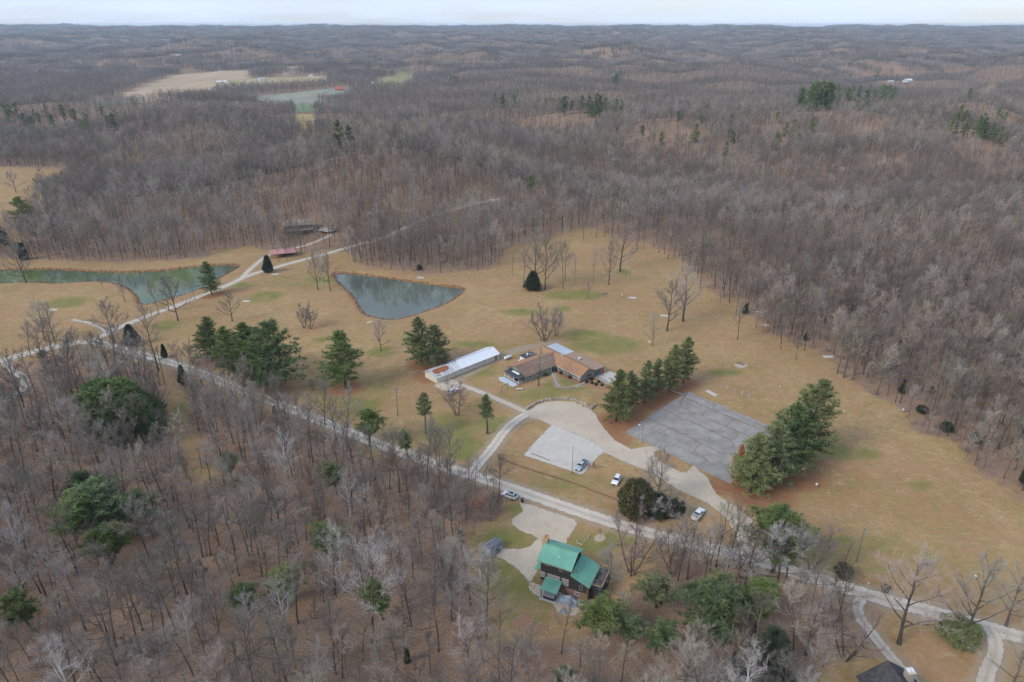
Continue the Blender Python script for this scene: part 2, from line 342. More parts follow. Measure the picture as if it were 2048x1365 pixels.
# ------------------------------------------------------------------ tree lists: (u base, v base, v top, kind, width factor, label)
EVER = [
 (424,590,524,'wp',.85,'lone pine on the road bank beside the long green pond'),
 (426,722,634,'wp',1.0,'yellowish green pine at the upper edge of the field pine clump'),
 (470,748,652,'wp',1.05,'pine in the field clump beside the yellowish green one'),
 (505,762,648,'wp',1.1,'dark pine in the middle of the field pine clump'),
 (548,775,640,'wp',1.25,'biggest dark pine of the field clump, facing the single pine'),
 (520,738,655,'wp',1.0,'pine at the back of the field clump towards the pond'),
 (692,777,664,'wp',1.05,'single dense pine in the mown field between pine clump and shed'),
 (843,728,635,'wp',.95,'taller of two pines behind the long white shed'),
 (876,737,650,'wp',1.05,'shorter pine against the long white shed roof'),
 (1232,842,742,'wp',1.2,'pine beside the gravel turning circle, nearest of its row'),
 (1262,822,742,'wp',1.0,'second pine of the row from the turning circle'),
 (1288,806,722,'wp',1.05,'middle pine in the row by the paved lot'),
 (1312,795,716,'wp',.9,'fourth pine of the row from the turning circle'),
 (1338,782,690,'wp',1.0,'pine near the far end of the row beside the paved lot'),
 (1366,768,676,'wp',1.05,'last pine of the row, at the top corner of paved lot'),
 (1500,985,868,'wp',1.15,'grey green pine over the near corner of the paved lot'),
 (1540,965,850,'wp',1.2,'broad grey green pine in the clump right of the paved lot'),
 (1578,938,806,'wp',1.2,'dark pine in the clump right of the paved lot'),
 (1604,915,756,'wp',1.0,'tallest thin topped pine of the clump by the paved lot'),
 (1475,965,890,'wp',.7,'small pine with orange dead needles at the paved lot edge'),
 (740,893,822,'sp',1.35,'flat topped pine beside the road above the thicket'),
 (816,915,860,'sp',1.1,'small flat topped pine next to the road'),
 (852,868,784,'sk',.9,'thin sparse pine in the lawn left of the gnarled tree'),
 (975,868,790,'sk',1.0,'sparse small pine with tall bare trunk beside the driveway'),
 (1545,1142,1012,'sp',1.4,'round topped pine rising behind the big roadside tree'),
 (165,1030,945,'sp',1.3,'pine at the upper tip of the dark pine cluster in lower woods'),
 (150,1095,985,'sp',1.5,'pine on the left side of the dark pine cluster in woods'),
 (215,1085,975,'sp',1.6,'pine in the middle of the dark pine cluster in woods'),
 (275,1070,985,'sp',1.4,'pine at the right end of the dark pine cluster in woods'),
 (225,1135,1045,'sp',1.5,'lowest pine of the dark pine cluster in woods'),
 (676,1120,1045,'sp',1.5,'bright green pine beside orange leaved sapling in lower woods'),
 (578,1200,1128,'sp',1.5,'bright green pine with leaning trunks in the lower woods'),
 (494,1228,1168,'sp',1.5,'yellow green pine left of the leaning trunk pine'),
 (765,1240,1160,'sp',1.2,'thin crowned pine in the woods west of the green roofed house'),
 (68,1262,1190,'sp',1.5,'pine beside the lower left picture edge'),
 (676,990,925,'sp',1.3,'muted green pine in woods between road and bright pine'),
 (466,962,905,'sp',1.1,'small grey green pine beside the power line clearing'),
 (1190,1275,1190,'sp',1.7,'pale green pine below the patio of the green roofed house'),
 (1312,1215,1140,'sp',1.5,'grey green pine right of the green roofed house'),
 (1405,1300,1190,'sp',1.7,'brightest green pine in the woods below the road'),
 (1440,1235,1150,'sp',1.5,'grey green pine behind the brightest pine'),
 (1380,1225,1170,'sp',1.2,'dark pine squeezed behind the brightest green pine'),
 (1510,1265,1175,'sp',1.2,'light green pine near the roadside below the junction'),
 (1500,1240,1160,'sp',1.0,'small light green pine beside the light green roadside pine'),
 (1255,1295,1235,'sp',1.4,'low pine in the woods between patio and brightest pine'),
 (1310,1310,1240,'sp',1.4,'low green pine left of the brightest pine'),
 (1535,1350,1265,'ce',1.6,'dark juniper in the lower woods right of the brightest pine'),
 (1490,1350,1290,'ce',1.5,'smaller dark juniper left of the dark juniper'),
 (1128,1385,1335,'sp',1.3,'green pine top at the bottom picture edge'),
 (815,1325,1300,'ce',.9,'tiny dark cedar in the lower woods'),
 (62,470,393,'wp',1.1,'large dark evergreen beside the far left field'),
 (12,490,455,'ce',1.1,'small conical cedar in the far left field'),
 (50,520,488,'ce',1.2,'dark cedar behind the spreading tree at the pond end'),
 (537,545,513,'ce',1.3,'small cedar in the fork of the two lanes'),
 (1066,580,545,'ce',1.9,'dark evergreen among the grove of bare trees'),
 (1490,628,608,'ce',1.3,'small cedar at the right edge of the far field'),
 (1610,682,667,'ce',1.0,'tiny cedar at the foot of the wood edge trees'),
 (265,690,652,'ce',1.6,'dark evergreen near the road junction'),
 (330,716,690,'ce',.9,'narrow cedar on the road bank near the leaning utility pole'),
 (368,770,733,'ce',.9,'narrow cedar below the road in the thicket'),
 (550,828,812,'ce',1.0,'small evergreen shrub on the roadside thicket'),
 (1689,695,672,'ce',1.1,'left cedar of the group inside the right wood'),
 (1715,694,674,'ce',1.0,'second cedar of the group inside the right wood'),
 (1757,700,681,'ce',1.0,'third cedar of the group inside the right wood'),
 (1798,700,680,'ce',1.0,'fourth cedar of the group inside the right wood'),
 (1780,672,655,'ce',1.2,'cedar behind the cedar group inside the right wood'),
 (1786,740,714,'ce',1.2,'dark cedar beside fallen pale logs'),
 (1803,787,760,'ce',.9,'slender cedar among the right wood trunks'),
 (1838,760,745,'ce',1.2,'low cedar at the foot of the big right wood trees'),
 (1862,787,772,'ce',1.0,'small cedar near the far right trunks'),
 (1843,825,812,'bu',1.2,'dark shrub by the bare dirt patch at the wood edge'),
 (1892,862,846,'bu',1.1,'round dark shrub at the field edge'),
 (1953,885,867,'bu',1.0,'dark shrub under the leaning trunks'),
 (2048,968,925,'ce',.9,'cedar on the right picture edge'),
 (240,862,770,'bm',1.2,'light green evergreen thicket in the middle of the left woods'),
 (275,880,800,'bm',1.0,'dark green part of the evergreen thicket in left woods'),
 (215,845,765,'bm',.9,'yellow green side of the evergreen thicket in left woods'),
 (300,850,790,'bm',.8,'rounded evergreen shrub at the right end of the thicket'),
 (85,725,700,'sp',1.5,'low pine by the left lane bend'),
]
FAR_EVER = [(680,312,272,1.8),(655,308,275,1.5),(702,312,280,1.5),(640,300,280,1.4)]
_r = random.Random(3)
for cxp, cyp, sx, sy, n, hh in [(1180,232,60,6,14,17),(1010,222,20,5,5,15),(1690,206,0,0,0,22),(1115,222,30,3,5,15),(1950,275,60,22,20,15),(1955,200,60,10,9,13),(150,262,110,18,18,17),(20,248,22,8,4,22),(1350,270,220,25,10,14),(1240,172,30,6,5,20),(910,172,15,4,3,18),(245,245,14,5,3,14),(1560,290,170,25,9,14),(1730,162,60,3,6,16),(1250,110,70,5,12,18),(1060,400,4,3,1,14)]:
    if n == 0:
        for i in range(64): FAR_EVER.append((_r.uniform(1595, 1785), 226-_r.random()*34, None, 22*_r.uniform(.7, 1.15)))
    for i in range(n): FAR_EVER.append((cxp+_r.gauss(0, .55)*sx, cyp+_r.gauss(0, .6)*sy, None, hh*_r.uniform(.75, 1.2)))

BARE = [  # (u, v base, v top, kind, width factor, label); kinds: o open grown, f forest, m many stemmed, w white barked, s small
 (228,682,598,'o',1.25,'wide spreading bare tree on the corner of the road junction'),
 (90,682,603,'o',.9,'left of two bare trees beside the left road bend'),
 (110,684,606,'o',.85,'right of two bare trees beside the left road bend'),
 (62,716,640,'f',1.1,'bare tree standing over the road at the left edge'),
 (318,742,600,'f',.9,'tall bare tree on the bank above the power line clearing'),
 (282,770,670,'f',1.0,'tall forked bare tree below the road junction'),
 (356,642,545,'o',.8,'tall bare tree between the lane and the long pond'),
 (338,622,552,'o',.7,'bare tree on the pond bank left of the lane'),
 (318,630,548,'f',.8,'bare tree at the narrow end of the long pond'),
 (390,600,548,'f',.7,'slim bare tree on the lane bank by the pond'),
 (206,578,545,'s',.8,'small bare tree on the near shore of the long pond'),
 (250,604,548,'o',.75,'bare tree at the bend of the long pond shore'),
 (465,643,582,'o',1.1,'rounded bare tree in the field beside the lane'),
 (52,566,494,'o',1.35,'large spreading bare tree at the end of the long pond'),
 (608,656,606,'m',1.0,'left of two brown twiggy small trees in the field'),
 (622,658,612,'m',.9,'right of two brown twiggy small trees in the field'),
 (636,580,500,'o',.8,'left bare tree of the trio at the small pond'),
 (647,574,492,'w',.7,'white barked tree in the trio at the small pond'),
 (661,582,505,'o',.75,'right bare tree of the trio at the small pond'),
 (762,702,640,'o',1.0,'pale bare tree alone below the small pond'),
 (628,782,752,'m',.8,'little bare bush tree near the single dense pine'),
 (1088,682,612,'m',1.3,'broad many stemmed bare tree behind the low brown building'),
 (1112,672,614,'m',.9,'pale bare tree beside the many stemmed one behind the building'),
 (1366,643,530,'o',1.15,'largest bare tree of the mid field with ivy at its foot'),
 (1334,662,560,'o',1.0,'forked bare tree beside the largest mid field tree'),
 (1305,692,628,'o',.7,'leaning small bare tree near the end of the pine row'),
 (1240,543,450,'o',1.15,'dark spreading bare tree at the head of the far field'),
 (1217,570,478,'o',.7,'slim upright bare tree in the far grove'),
 (1187,570,490,'f',.6,'thin pale trunked tree in the far grove'),
 (1150,567,505,'s',.4,'bare topped stump like tree in the far grove'),
 (1126,578,470,'f',.8,'straight tall tree in the far grove'),
 (1130,562,480,'f',.7,'second straight tall tree in the far grove'),
 (1090,580,465,'o',.7,'upright many limbed tree in the far grove'),
 (1070,572,460,'o',.9,'tall tree behind the dark evergreen of the far grove'),
 (1048,568,490,'f',.8,'leaning tree on the left side of the far grove'),
 (1024,552,490,'f',.7,'leftmost tree of the far grove'),
 (1110,565,480,'w',.6,'pale barked tree in the far grove'),
 (1175,598,560,'s',.9,'little bare tree on the lawn of the far grove'),
 (1256,556,490,'w',.5,'white footed tree right of the dark spreading tree'),
 (1167,478,430,'f',1.0,'bare tree at the top of the field gap'),
 (915,830,764,'m',1.35,'gnarled leaning bare tree on the lawn beside the driveway'),
 (880,952,838,'f',.8,'straight tall bare tree on the road edge near the driveway mouth'),
 (950,972,905,'f',.9,'dark crooked tree opposite the driveway mouth'),
 (975,980,930,'s',1.0,'small crooked tree at the thicket corner by the road'),
 (1077,772,690,'o',.85,'bare tree ringed by mulch in front of the brown building'),
 (1312,1010,905,'o',1.0,'open branched bare tree between dark shrubs and the lot'),
 (1296,1012,925,'o',.8,'forked bare tree behind the dark round shrubs'),
 (1305,1032,975,'m',1.4,'grey tangled tree in the dark round shrubs'),
 (1335,1036,985,'m',1.5,'pale tangled bush tree in the dark round shrubs'),
 (1465,1098,1008,'o',.9,'bare tree on the tip of the grass island by the junction'),
 (1552,1175,1035,'o',1.15,'big grey bare tree on the roadside below the junction'),
 (1570,1168,1050,'o',1.0,'broad grey bare tree behind the big roadside tree'),
 (1622,1138,1040,'m',1.0,'multi stemmed bare tree at the field edge by the road'),
 (1484,1158,1070,'m',.9,'dark many stemmed tree on the verge below the junction'),
 (1690,1122,1070,'s',.8,'bare upright shrub tree left of the utility pole'),
 (1798,1288,1112,'o',1.1,'large dark bare tree on the corner lawn by the driveway'),
 (1925,1285,1105,'o',.9,'leaning dark bare tree with shrub at its foot'),
 (2012,1252,1130,'o',1.0,'leaning bare tree near the right picture edge'),
 (2010,1395,1250,'o',1.0,'bare tree at the bottom right corner'),
 (1262,1148,1040,'m',1.2,'purplish twiggy tree standing on the road verge'),
 (1345,1150,1060,'m',1.0,'purplish brown tree beside the road above the grey green pine'),
 (1392,1130,1075,'s',1.0,'small crooked tree on the verge below the white pickup'),
 (1612,1310,1190,'o',1.0,'bare tree with purplish crown left of the side driveway'),
 (1690,1318,1215,'m',1.2,'bushy bare tree beside the side driveway'),
 (1660,1200,1150,'s',1.2,'scrubby bare tree at the mouth of the side driveway'),
 (1410,1405,1308,'m',1.1,'pale almost white bare tree at the bottom edge'),
 (745,1285,1060,'f',1.25,'tallest pale limbed tree in woods beside the house lawn'),
 (690,1175,1060,'w',.8,'pale dead looking tree by the bright green pine'),
 (583,486,435,'f',.9,'bare tree left of the hillside driveway below the brown house'),
 (603,487,440,'f',.8,'bare tree in front of the brown hillside house'),
 (628,492,438,'f',.8,'bare tree inside the bend of the hillside driveway'),
 (557,524,470,'f',.8,'bare tree in front of the faded red carport'),
 (575,520,472,'f',.8,'slim bare tree at the right end of the faded red carport'),
 (590,515,470,'f',.7,'slim bare tree between carport and upper lane'),
 (32,385,340,'o',1.2,'spreading bare tree in the far left field'),
 (82,358,330,'s',1.0,'small bare tree at the top of the far left field'),
 (1700,640,560,'o',1.3,'big spreading tree with curved limb in the right wood edge'),
 (1790,960,0,'x',0,''),
]
BARE = [b for b in BARE if b[3] != 'x']

# ------------------------------------------------------------------ the ground
def axis(lo, dlo, dhi, hi, st, gr):
    a = list(np.arange(dlo, dhi+.01, st)); s = st
    while a[-1] < hi: s *= gr; a.append(a[-1]+s)
    s = st
    while a[0] > lo: s *= gr; a.insert(0, a[0]-s)
    return np.array(a)
gx = axis(-8600, -240, 210, 8600, 2.0, 1.045); gy = axis(-900, 92, 420, 10500, 2.0, 1.028)
XX, YY = np.meshgrid(gx, gy); X, Y = XX.ravel(), YY.ravel()
ZZ = hgt(X, Y)
n_x, n_y = len(gx), len(gy)
verts = np.stack([X, Y, ZZ], 1)
ii = (np.arange(n_y-1)[:, None]*n_x+np.arange(n_x-1)[None, :]).ravel()
quads = np.stack([ii, ii+1, ii+1+n_x, ii+n_x], 1)
me = bpy.data.meshes.new('ground')
me.vertices.add(len(verts)); me.vertices.foreach_set('co', verts.ravel())
me.loops.add(quads.size); me.loops.foreach_set('vertex_index', quads.ravel().astype(np.int32))
me.polygons.add(len(quads)); me.polygons.foreach_set('loop_start', np.arange(0, quads.size, 4, dtype=np.int32))
me.polygons.foreach_set('use_smooth', np.ones(len(quads), bool)); me.update()
near = (Y > 60) & (Y < 800) & (abs(X) < 700)
def opensd(x, y):
    d = np.full(np.shape(x), 1e9)
    for P in OPEN: d = np.minimum(d, sdist(x, y, P))
    return d
sdo = np.full(X.shape, 50.0); sdo[near] = opensd(X[near], Y[near])
a_leaf = ss(-3, 6, sdo+2.5*sn(X, Y, 22, 21)+1.2*sn(X, Y, 7, 22))
a_green = np.zeros_like(X)
for u, v, a, b in GREEN:
    p = G(u, v); pa = G(u+a, v); pb = G(u, v-b); pc = G(u, v+b)
    rx = (pa-p).length; ry = max(2.0, (pb-pc).length/2)
    a_green = np.maximum(a_green, 1-ss(.45, 1.25, np.sqrt(((X-p.x)/rx)**2+((Y-p.y)/ry)**2)))
for u, v, a, b in [(850,880,170,55),(1090,790,140,36),(1120,965,170,30),(1075,1130,170,110),(1700,1110,260,60),(700,790,160,60),(620,560,120,25)]:
    p = G(u, v); rx = (G(u+a, v)-p).length; ry = (G(u, v-b)-G(u, v+b)).length/2
    a_green = np.maximum(a_green, (.85 if v > 1100 and u < 1300 else .55)*(1-ss(.4, 1.2, np.hypot((X-p.x)/rx, (Y-p.y)/ry))))
a_need = np.zeros_like(X)
for e in EVER:
    if e[3] == 'wp':
        p = G(e[0], e[1]); a_need = np.maximum(a_need, 1-ss(3.5, 9.5, np.hypot(X-p.x, Y-p.y)))
for (u, v, r) in [(858,752,9),(1225,850,9),(1270,842,6),(1525,985,13),(1600,955,10),(1440,975,6),(1240,880,6),(1215,868,4),(1300,788,10),(1340,800,8)]:
    p = G(u, v); a_need = np.maximum(a_need, .9*(1-ss(r*.5, r, np.hypot(X-p.x, Y-p.y))))
a_dirt = np.zeros_like(X)
for n, path, w, m in ROADW:
    b = near & (X > min(p.x for p in path)-6) & (X < max(p.x for p in path)+6) & (Y > min(p.y for p in path)-6) & (Y < max(p.y for p in path)+6)
    a_dirt[b] = np.maximum(a_dirt[b], 1-ss(w*.5, w*.5+2.2, pdist(X[b], Y[b], path)))
for (u, v, a, b) in [(1270,925,60,14),(1395,1020,60,20),(1300,965,60,14),(1830,812,16,6),(1480,728,18,5),(1420,1000,40,18),(1250,1000,30,8),(1785,648,12,4)]:
    p = G(u, v); rx = (G(u+a, v)-p).length; ry = (G(u, v-b)-G(u, v+b)).length/2
    a_dirt = np.maximum(a_dirt, .75*(1-ss(.4, 1.2, np.hypot((X-p.x)/rx, (Y-p.y)/ry))))
for P in (POND1, POND2):
    b = near & (X > min(p.x for p in P)-6) & (X < max(p.x for p in P)+6)
    dd = sdist(X[b], Y[b], P); a_need[b] = np.maximum(a_need[b], .8*(1-ss(.5, 3.0, abs(dd-.6))))
a_ff = np.zeros((len(X), 4))
far = (Y > 600) & (Y < 3500)
for P, c in FF:
    b = sdist(X[far], Y[far], P) < 8
    t = a_ff[far]; t[b] = (*c, 1); a_ff[far] = t
def attr(me, name, data, ty='FLOAT'):
    a = me.attributes.new(name, ty, 'POINT'); a.data.foreach_set('color' if ty == 'FLOAT_COLOR' else 'value', np.ascontiguousarray(data).ravel().astype(np.float32 if ty != 'INT' else np.int32))
for nm, d in (('leaf', a_leaf), ('green', a_green), ('needle', a_need), ('dirt', a_dirt)): attr(me, nm, d)
attr(me, 'ffield', a_ff, 'FLOAT_COLOR')
gm = bpy.data.materials.new('ground_cover'); gm.use_nodes = True; t = gm.node_tree; B = t.nodes['Principled BSDF']
B.inputs['Roughness'].default_value = .95; B.inputs['Specular IOR Level'].default_value = .15
geo = N(t, 'ShaderNodeNewGeometry')
def noi(sc, det=4.0, ro=.6, dist=0.0, stretch=None):
    n = N(t, 'ShaderNodeTexNoise', i_Scale=sc, i_Detail=det, i_Roughness=ro, i_Distortion=dist)
    if stretch:
        mp = N(t, 'ShaderNodeMapping'); mp.inputs['Scale'].default_value = stretch; mp.inputs['Rotation'].default_value = (0, 0, .6); L(t, geo, mp); L(t, mp, n, 0, 'Vector')
    else: L(t, geo, n, 0, 'Vector')
    return n
def mr(src, a, b, c=0.0, d=1.0, o=0):
    n = N(t, 'ShaderNodeMapRange', i_1=a, i_2=b, i_3=c, i_4=d); L(t, src, n, o); return n
def mixc(f, a, b):
    n = N(t, 'ShaderNodeMix', data_type='RGBA'); t.links.new(f, n.inputs[0])
    for i, s_ in ((6, a), (7, b)):
        if isinstance(s_, tuple): n.inputs[i].default_value = s_+(1,)
        else: t.links.new(s_, n.inputs[i])
    return n.outputs[2]
def at(name, o='Fac'): n = N(t, 'ShaderNodeAttribute', attribute_name=name); return n
def thr(a, nz, lo, hi, amt=1.0):
    """attribute + noise, thresholded"""
    m1 = N(t, 'ShaderNodeMath', operation='MULTIPLY_ADD', i_1=amt, i_2=-.5*amt); L(t, nz, m1)
    m2 = N(t, 'ShaderNodeMath', operation='ADD'); L(t, m1, m2); t.links.new(a.outputs['Fac'], m2.inputs[1])
    return mr(m2, lo, hi).outputs[0]
n_big = noi(.018, 5, .6, .4); n_mid = noi(.11, 6, .65, .6); n_fine = noi(1.3, 5, .7); n_leaf = noi(2.6, 3, .75); n_st = noi(.5, 5, .7, .3, (1, .22, 1))
grass = mixc(mr(n_mid, .3, .7).outputs[0], (.345, .22, .098), (.47, .335, .17))
grass = mixc(mr(n_big, .42, .66).outputs[0], grass, (.285, .172, .078))
grass = mixc(mr(n_st, .5, .75, 0, .55).outputs[0], grass, (.42, .31, .16))
grass = mixc(mr(n_fine, .35, .72, 0, .6).outputs[0], grass, (.17, .105, .048))
grass = mixc(mr(noi(.85, 4, .7, .4, (.35, 1, 1)), .52, .68, 0, .6).outputs[0], grass, (.47, .35, .20))
grass = mixc(mr(noi(.055, 6, .7, .8), .44, .60, 0, .85).outputs[0], grass, (.34, .20, .11))
grass = mixc(mr(noi(.19, 6, .75, 1.0), .50, .66, 0, .6).outputs[0], grass, (.245, .205, .075))
grass = mixc(mr(noi(.26, 6, .75, 1.0), .54, .74, 0, .55).outputs[0], grass, (.47, .345, .19))
n_mo = noi(.42, 5, .72, .8)
grass = mixc(mr(n_mo, .52, .66, 0, .8).outputs[0], grass, (.235, .195, .07))
grass = mixc(mr(noi(.30, 5, .7, .5), .55, .68, 0, .75).outputs[0], grass, (.36, .18, .085))
grass = mixc(mr(n_mo, .30, .44, .5, 0).outputs[0], grass, (.40, .30, .20))
ngr = noi(.16, 6, .7, .5); nbg = noi(.03, 4, .6)
gcol = mixc(mr(n_fine, .3, .7).outputs[0], (.125, .15, .035), (.23, .205, .07))
grass = mixc(mr(nbg, .54, .72, 0, .3).outputs[0], grass, (.25, .205, .06))
grass = mixc(thr(at('green'), ngr, .30, 1.15, 2.0), grass, gcol)
grass = mixc(thr(at('dirt'), n_mid, .35, 1.0, .9), grass, (.33, .25, .165))
leafc = mixc(mr(n_leaf, .36, .64).outputs[0], (.15, .10, .068), (.40, .275, .185))
leafc = mixc(mr(n_mid, .45, .7, 0, .7).outputs[0], leafc, (.25, .135, .075))
leafc = mixc(mr(noi(5.0, 2, .8), .62, .70, 0, .8).outputs[0], leafc, (.46, .34, .24))
leafc = mixc(mr(nbg, .55, .68, 0, .35).outputs[0], leafc, (.16, .14, .06))
col = mixc(thr(at('leaf'), ngr, .3, .7, .7), grass, leafc)
ned = mixc(mr(n_fine, .3, .7).outputs[0], (.235, .10, .05), (.31, .165, .085))
col = mixc(thr(at('needle'), ngr, .35, .95, .9), col, ned)
ffa = at('ffield'); ffc = N(t, 'ShaderNodeMix', data_type='RGBA', blend_type='MULTIPLY'); ffc.inputs[0].default_value = 1
t.links.new(ffa.outputs['Color'], ffc.inputs[6])
fv = N(t, 'ShaderNodeCombineColor'); fm = mr(noi(.03, 5, .6, 0, (1, .15, 1)), .3, .7, .8, 1.15)
for i in range(3): t.links.new(fm.outputs[0], fv.inputs[i])
t.links.new(fv.outputs[0], ffc.inputs[7])
col = mixc(ffa.outputs['Alpha'], col, ffc.outputs[2])
t.links.new(col, B.inputs['Base Color'])
bp = N(t, 'ShaderNodeBump', i_Strength=.6, i_Distance=.12); L(t, n_fine, bp, 0, 'Height'); L(t, bp, B, 0, 'Normal')
me.materials.append(gm)
ground = bpy.data.objects.new('ground', me); C.objects.link(ground); tag(ground, kind='structure')

# ------------------------------------------------------------------ roads, lots
def gravel(name, c1, c2, c3, edge=True):
    m = bpy.data.materials.new(name); m.use_nodes = True; tt = m.node_tree; b = tt.nodes['Principled BSDF']
    b.inputs['Roughness'].default_value = .95; b.inputs['Specular IOR Level'].default_value = .2
    ge = N(tt, 'ShaderNodeNewGeometry')
    def nn(sc, de=5.0): x = N(tt, 'ShaderNodeTexNoise', i_Scale=sc, i_Detail=de, i_Roughness=.7); L(tt, ge, x, 0, 'Vector'); return x
    def mm(x, a, bb, c=0.0, d=1.0): y = N(tt, 'ShaderNodeMapRange', i_1=a, i_2=bb, i_3=c, i_4=d); L(tt, x, y); return y
    def mi(f, a, bb):
        y = N(tt, 'ShaderNodeMix', data_type='RGBA'); tt.links.new(f, y.inputs[0])
        for i, s_ in ((6, a), (7, bb)):
            if isinstance(s_, tuple): y.inputs[i].default_value = s_+(1,)
            else: tt.links.new(s_, y.inputs[i])
        return y.outputs[2]
    n1, n2, n3 = nn(.12), nn(3.0), nn(.6)
    c = mi(mm(n1, .35, .65).outputs[0], c1, c2); c = mi(mm(n2, .4, .75, 0, .6).outputs[0], c, c3)
    c = mi(mm(n3, .55, .75, 0, .5).outputs[0], c, (.30, .235, .165))
    la = N(tt, 'ShaderNodeAttribute', attribute_name='lat')
    if edge:
        tr = N(tt, 'ShaderNodeMapRange', i_1=0.0, i_2=.22, i_3=.55, i_4=0.0); L(tt, la, tr, 2)
        c = mi(tr.outputs[0], c, (.31, .26, .19))
        ad = N(tt, 'ShaderNodeMath', operation='MULTIPLY_ADD', i_1=.55, i_2=0.0); L(tt, nn(.9), ad); L(tt, la, ad, 2, 2)
        al = N(tt, 'ShaderNodeMapRange', i_1=.76, i_2=.86, i_3=1, i_4=0); L(tt, ad, al); tt.links.new(al.outputs[0], b.inputs['Alpha'])
    if name == 'wheel_track':
        ce = N(tt, 'ShaderNodeMapRange', i_1=.20, i_2=.30, i_3=0, i_4=1); a2 = N(tt, 'ShaderNodeMath', operation='MULTIPLY_ADD', i_1=-.3, i_2=0.0); L(tt, nn(.8), a2); L(tt, la, a2, 2, 2); L(tt, a2, ce)
        mm_ = N(tt, 'ShaderNodeMath', operation='MULTIPLY'); L(tt, ce, mm_); L(tt, al, mm_, 0, 1); tt.links.new(mm_.outputs[0], b.inputs['Alpha'])
    tt.links.new(c, b.inputs['Base Color'])
    bb = N(tt, 'ShaderNodeBump', i_Strength=.4, i_Distance=.05); L(tt, n2, bb, 0, 'Height'); L(tt, bb, b, 0, 'Normal')
    return m
GM = {'track': gravel('wheel_track', (.46, .40, .32), (.56, .50, .42), (.36, .31, .25)), 'gravel': gravel('gravel', (.51, .45, .37), (.61, .545, .455), (.41, .355, .285)), 'pale': gravel('pale_gravel', (.46, .40, .32), (.56, .50, .42), (.36, .31, .25)),
      'paver': gravel('paver', (.36, .33, .30), (.42, .39, .36), (.30, .27, .25)), 'lot': gravel('lot_gravel', (.44, .375, .285), (.55, .475, .375), (.36, .30, .225))}
def ribbon(name, path, w, m, z=.05, label=None):
    vs, fs, lat = [], [], []; k = len(path); LT = (-1.12, -.55, 0, .55, 1.12)
    for i, p in enumerate(path):
        d = path[min(i+1, k-1)]-path[max(i-1, 0)]; d.z = 0; d.normalize(); nn = Vector((-d.y, d.x, 0))
        for l in LT:
            q = p+nn*(l*w/2); vs.append((q.x, q.y, 0)); lat.append(abs(l)*.78)
    hz = hgt(np.array([v[0] for v in vs]), np.array([v[1] for v in vs]))
    vs = [(v[0], v[1], float(h)+z) for v, h in zip(vs, hz)]
    for i in range(k-1):
        for j in range(4): a = i*5+j; fs.append((a, a+1, a+6, a+5))
    me = bpy.data.meshes.new(name); me.from_pydata(vs, [], fs); attr(me, 'lat', np.array(lat)); me.materials.append(m)
    o = bpy.data.objects.new(name, me); C.objects.link(o); return tag(o, kind='structure')
for i, (n, path, w, m) in enumerate(ROADW): ribbon(n, path, w, GM[m], .05+.012*i + (.1 if path[-1].y > 500 else 0))
def sheet(name, pts, m, z, jit=.35, st=1.0, seed=0, sm=True):
    p = [pts[i].lerp(pts[(i+1) % len(pts)], j/max(1, int((pts[(i+1) % len(pts)]-pts[i]).length/st))) for i in range(len(pts)) for j in range(max(1, int((pts[(i+1) % len(pts)]-pts[i]).length/st)))] if sm == 2 else pts
    k = len(p); r = random.Random(seed); ar = sum(p[i].x*p[(i+1) % k].y-p[(i+1) % k].x*p[i].y for i in range(k)); sg = 1 if ar > 0 else -1
    if sm != 2:
        mb = MB(); mb.add([(q.x, q.y, z) for q in p], [tuple(range(k))]); return tag(mb.build(name, m), kind='structure')
    out = []; jv = [r.uniform(-jit, jit) for _ in range(k)]; inn = [(q.x, q.y, z) for q in p]
    for i, q in enumerate(p):
        d = p[(i+1) % k]-p[i-1]; d.z = 0; d.normalize(); nn = Vector((sg*d.y, -sg*d.x, 0)); jj = (jv[i-1]+jv[i]+jv[(i+1) % k])/3
        b = q+nn*(1.15+jj); out.append((b.x, b.y, z-.018-.006*r.random()))
    me = bpy.data.meshes.new(name); me.from_pydata(inn+out, [], [tuple(range(k))]+[(i, (i+1) % k, k+(i+1) % k, k+i) for i in range(k)])
    attr(me, 'lat', np.array([.42]*k+[.9]*k)); me.materials.append(m); o = bpy.data.objects.new(name, me); C.objects.link(o); return tag(o, kind='structure')
def rot_poly(pts): return pts
for i, (n, p, m) in enumerate(LOTS):
    zz_ = H1(PX(p)[0].x, PX(p)[0].y)+.25 if n == 'gravel_pad' and p[0][1] < 500 else .03
    sheet(n, PX(p), GM['lot'], zz_+.004*i, .3, .7, i, 2)
sheet('concrete_pad', PX([(1049,911),(1076,881),(1105,852),(1135,864),(1175,880),(1208,901),(1190,918),(1163,949),(1110,930)]), gravel('pale_pad', (.47, .435, .385), (.55, .515, .46), (.41, .375, .325)), .075, .1, .7, 91, 2)
asphalt = mat('asphalt', (.205, .195, .18), (.325, .31, .285), .22, .9, bump=.2, detail=9)
lot = sheet('paved_lot', LOT, asphalt, .028, .08, .8, 77, False)
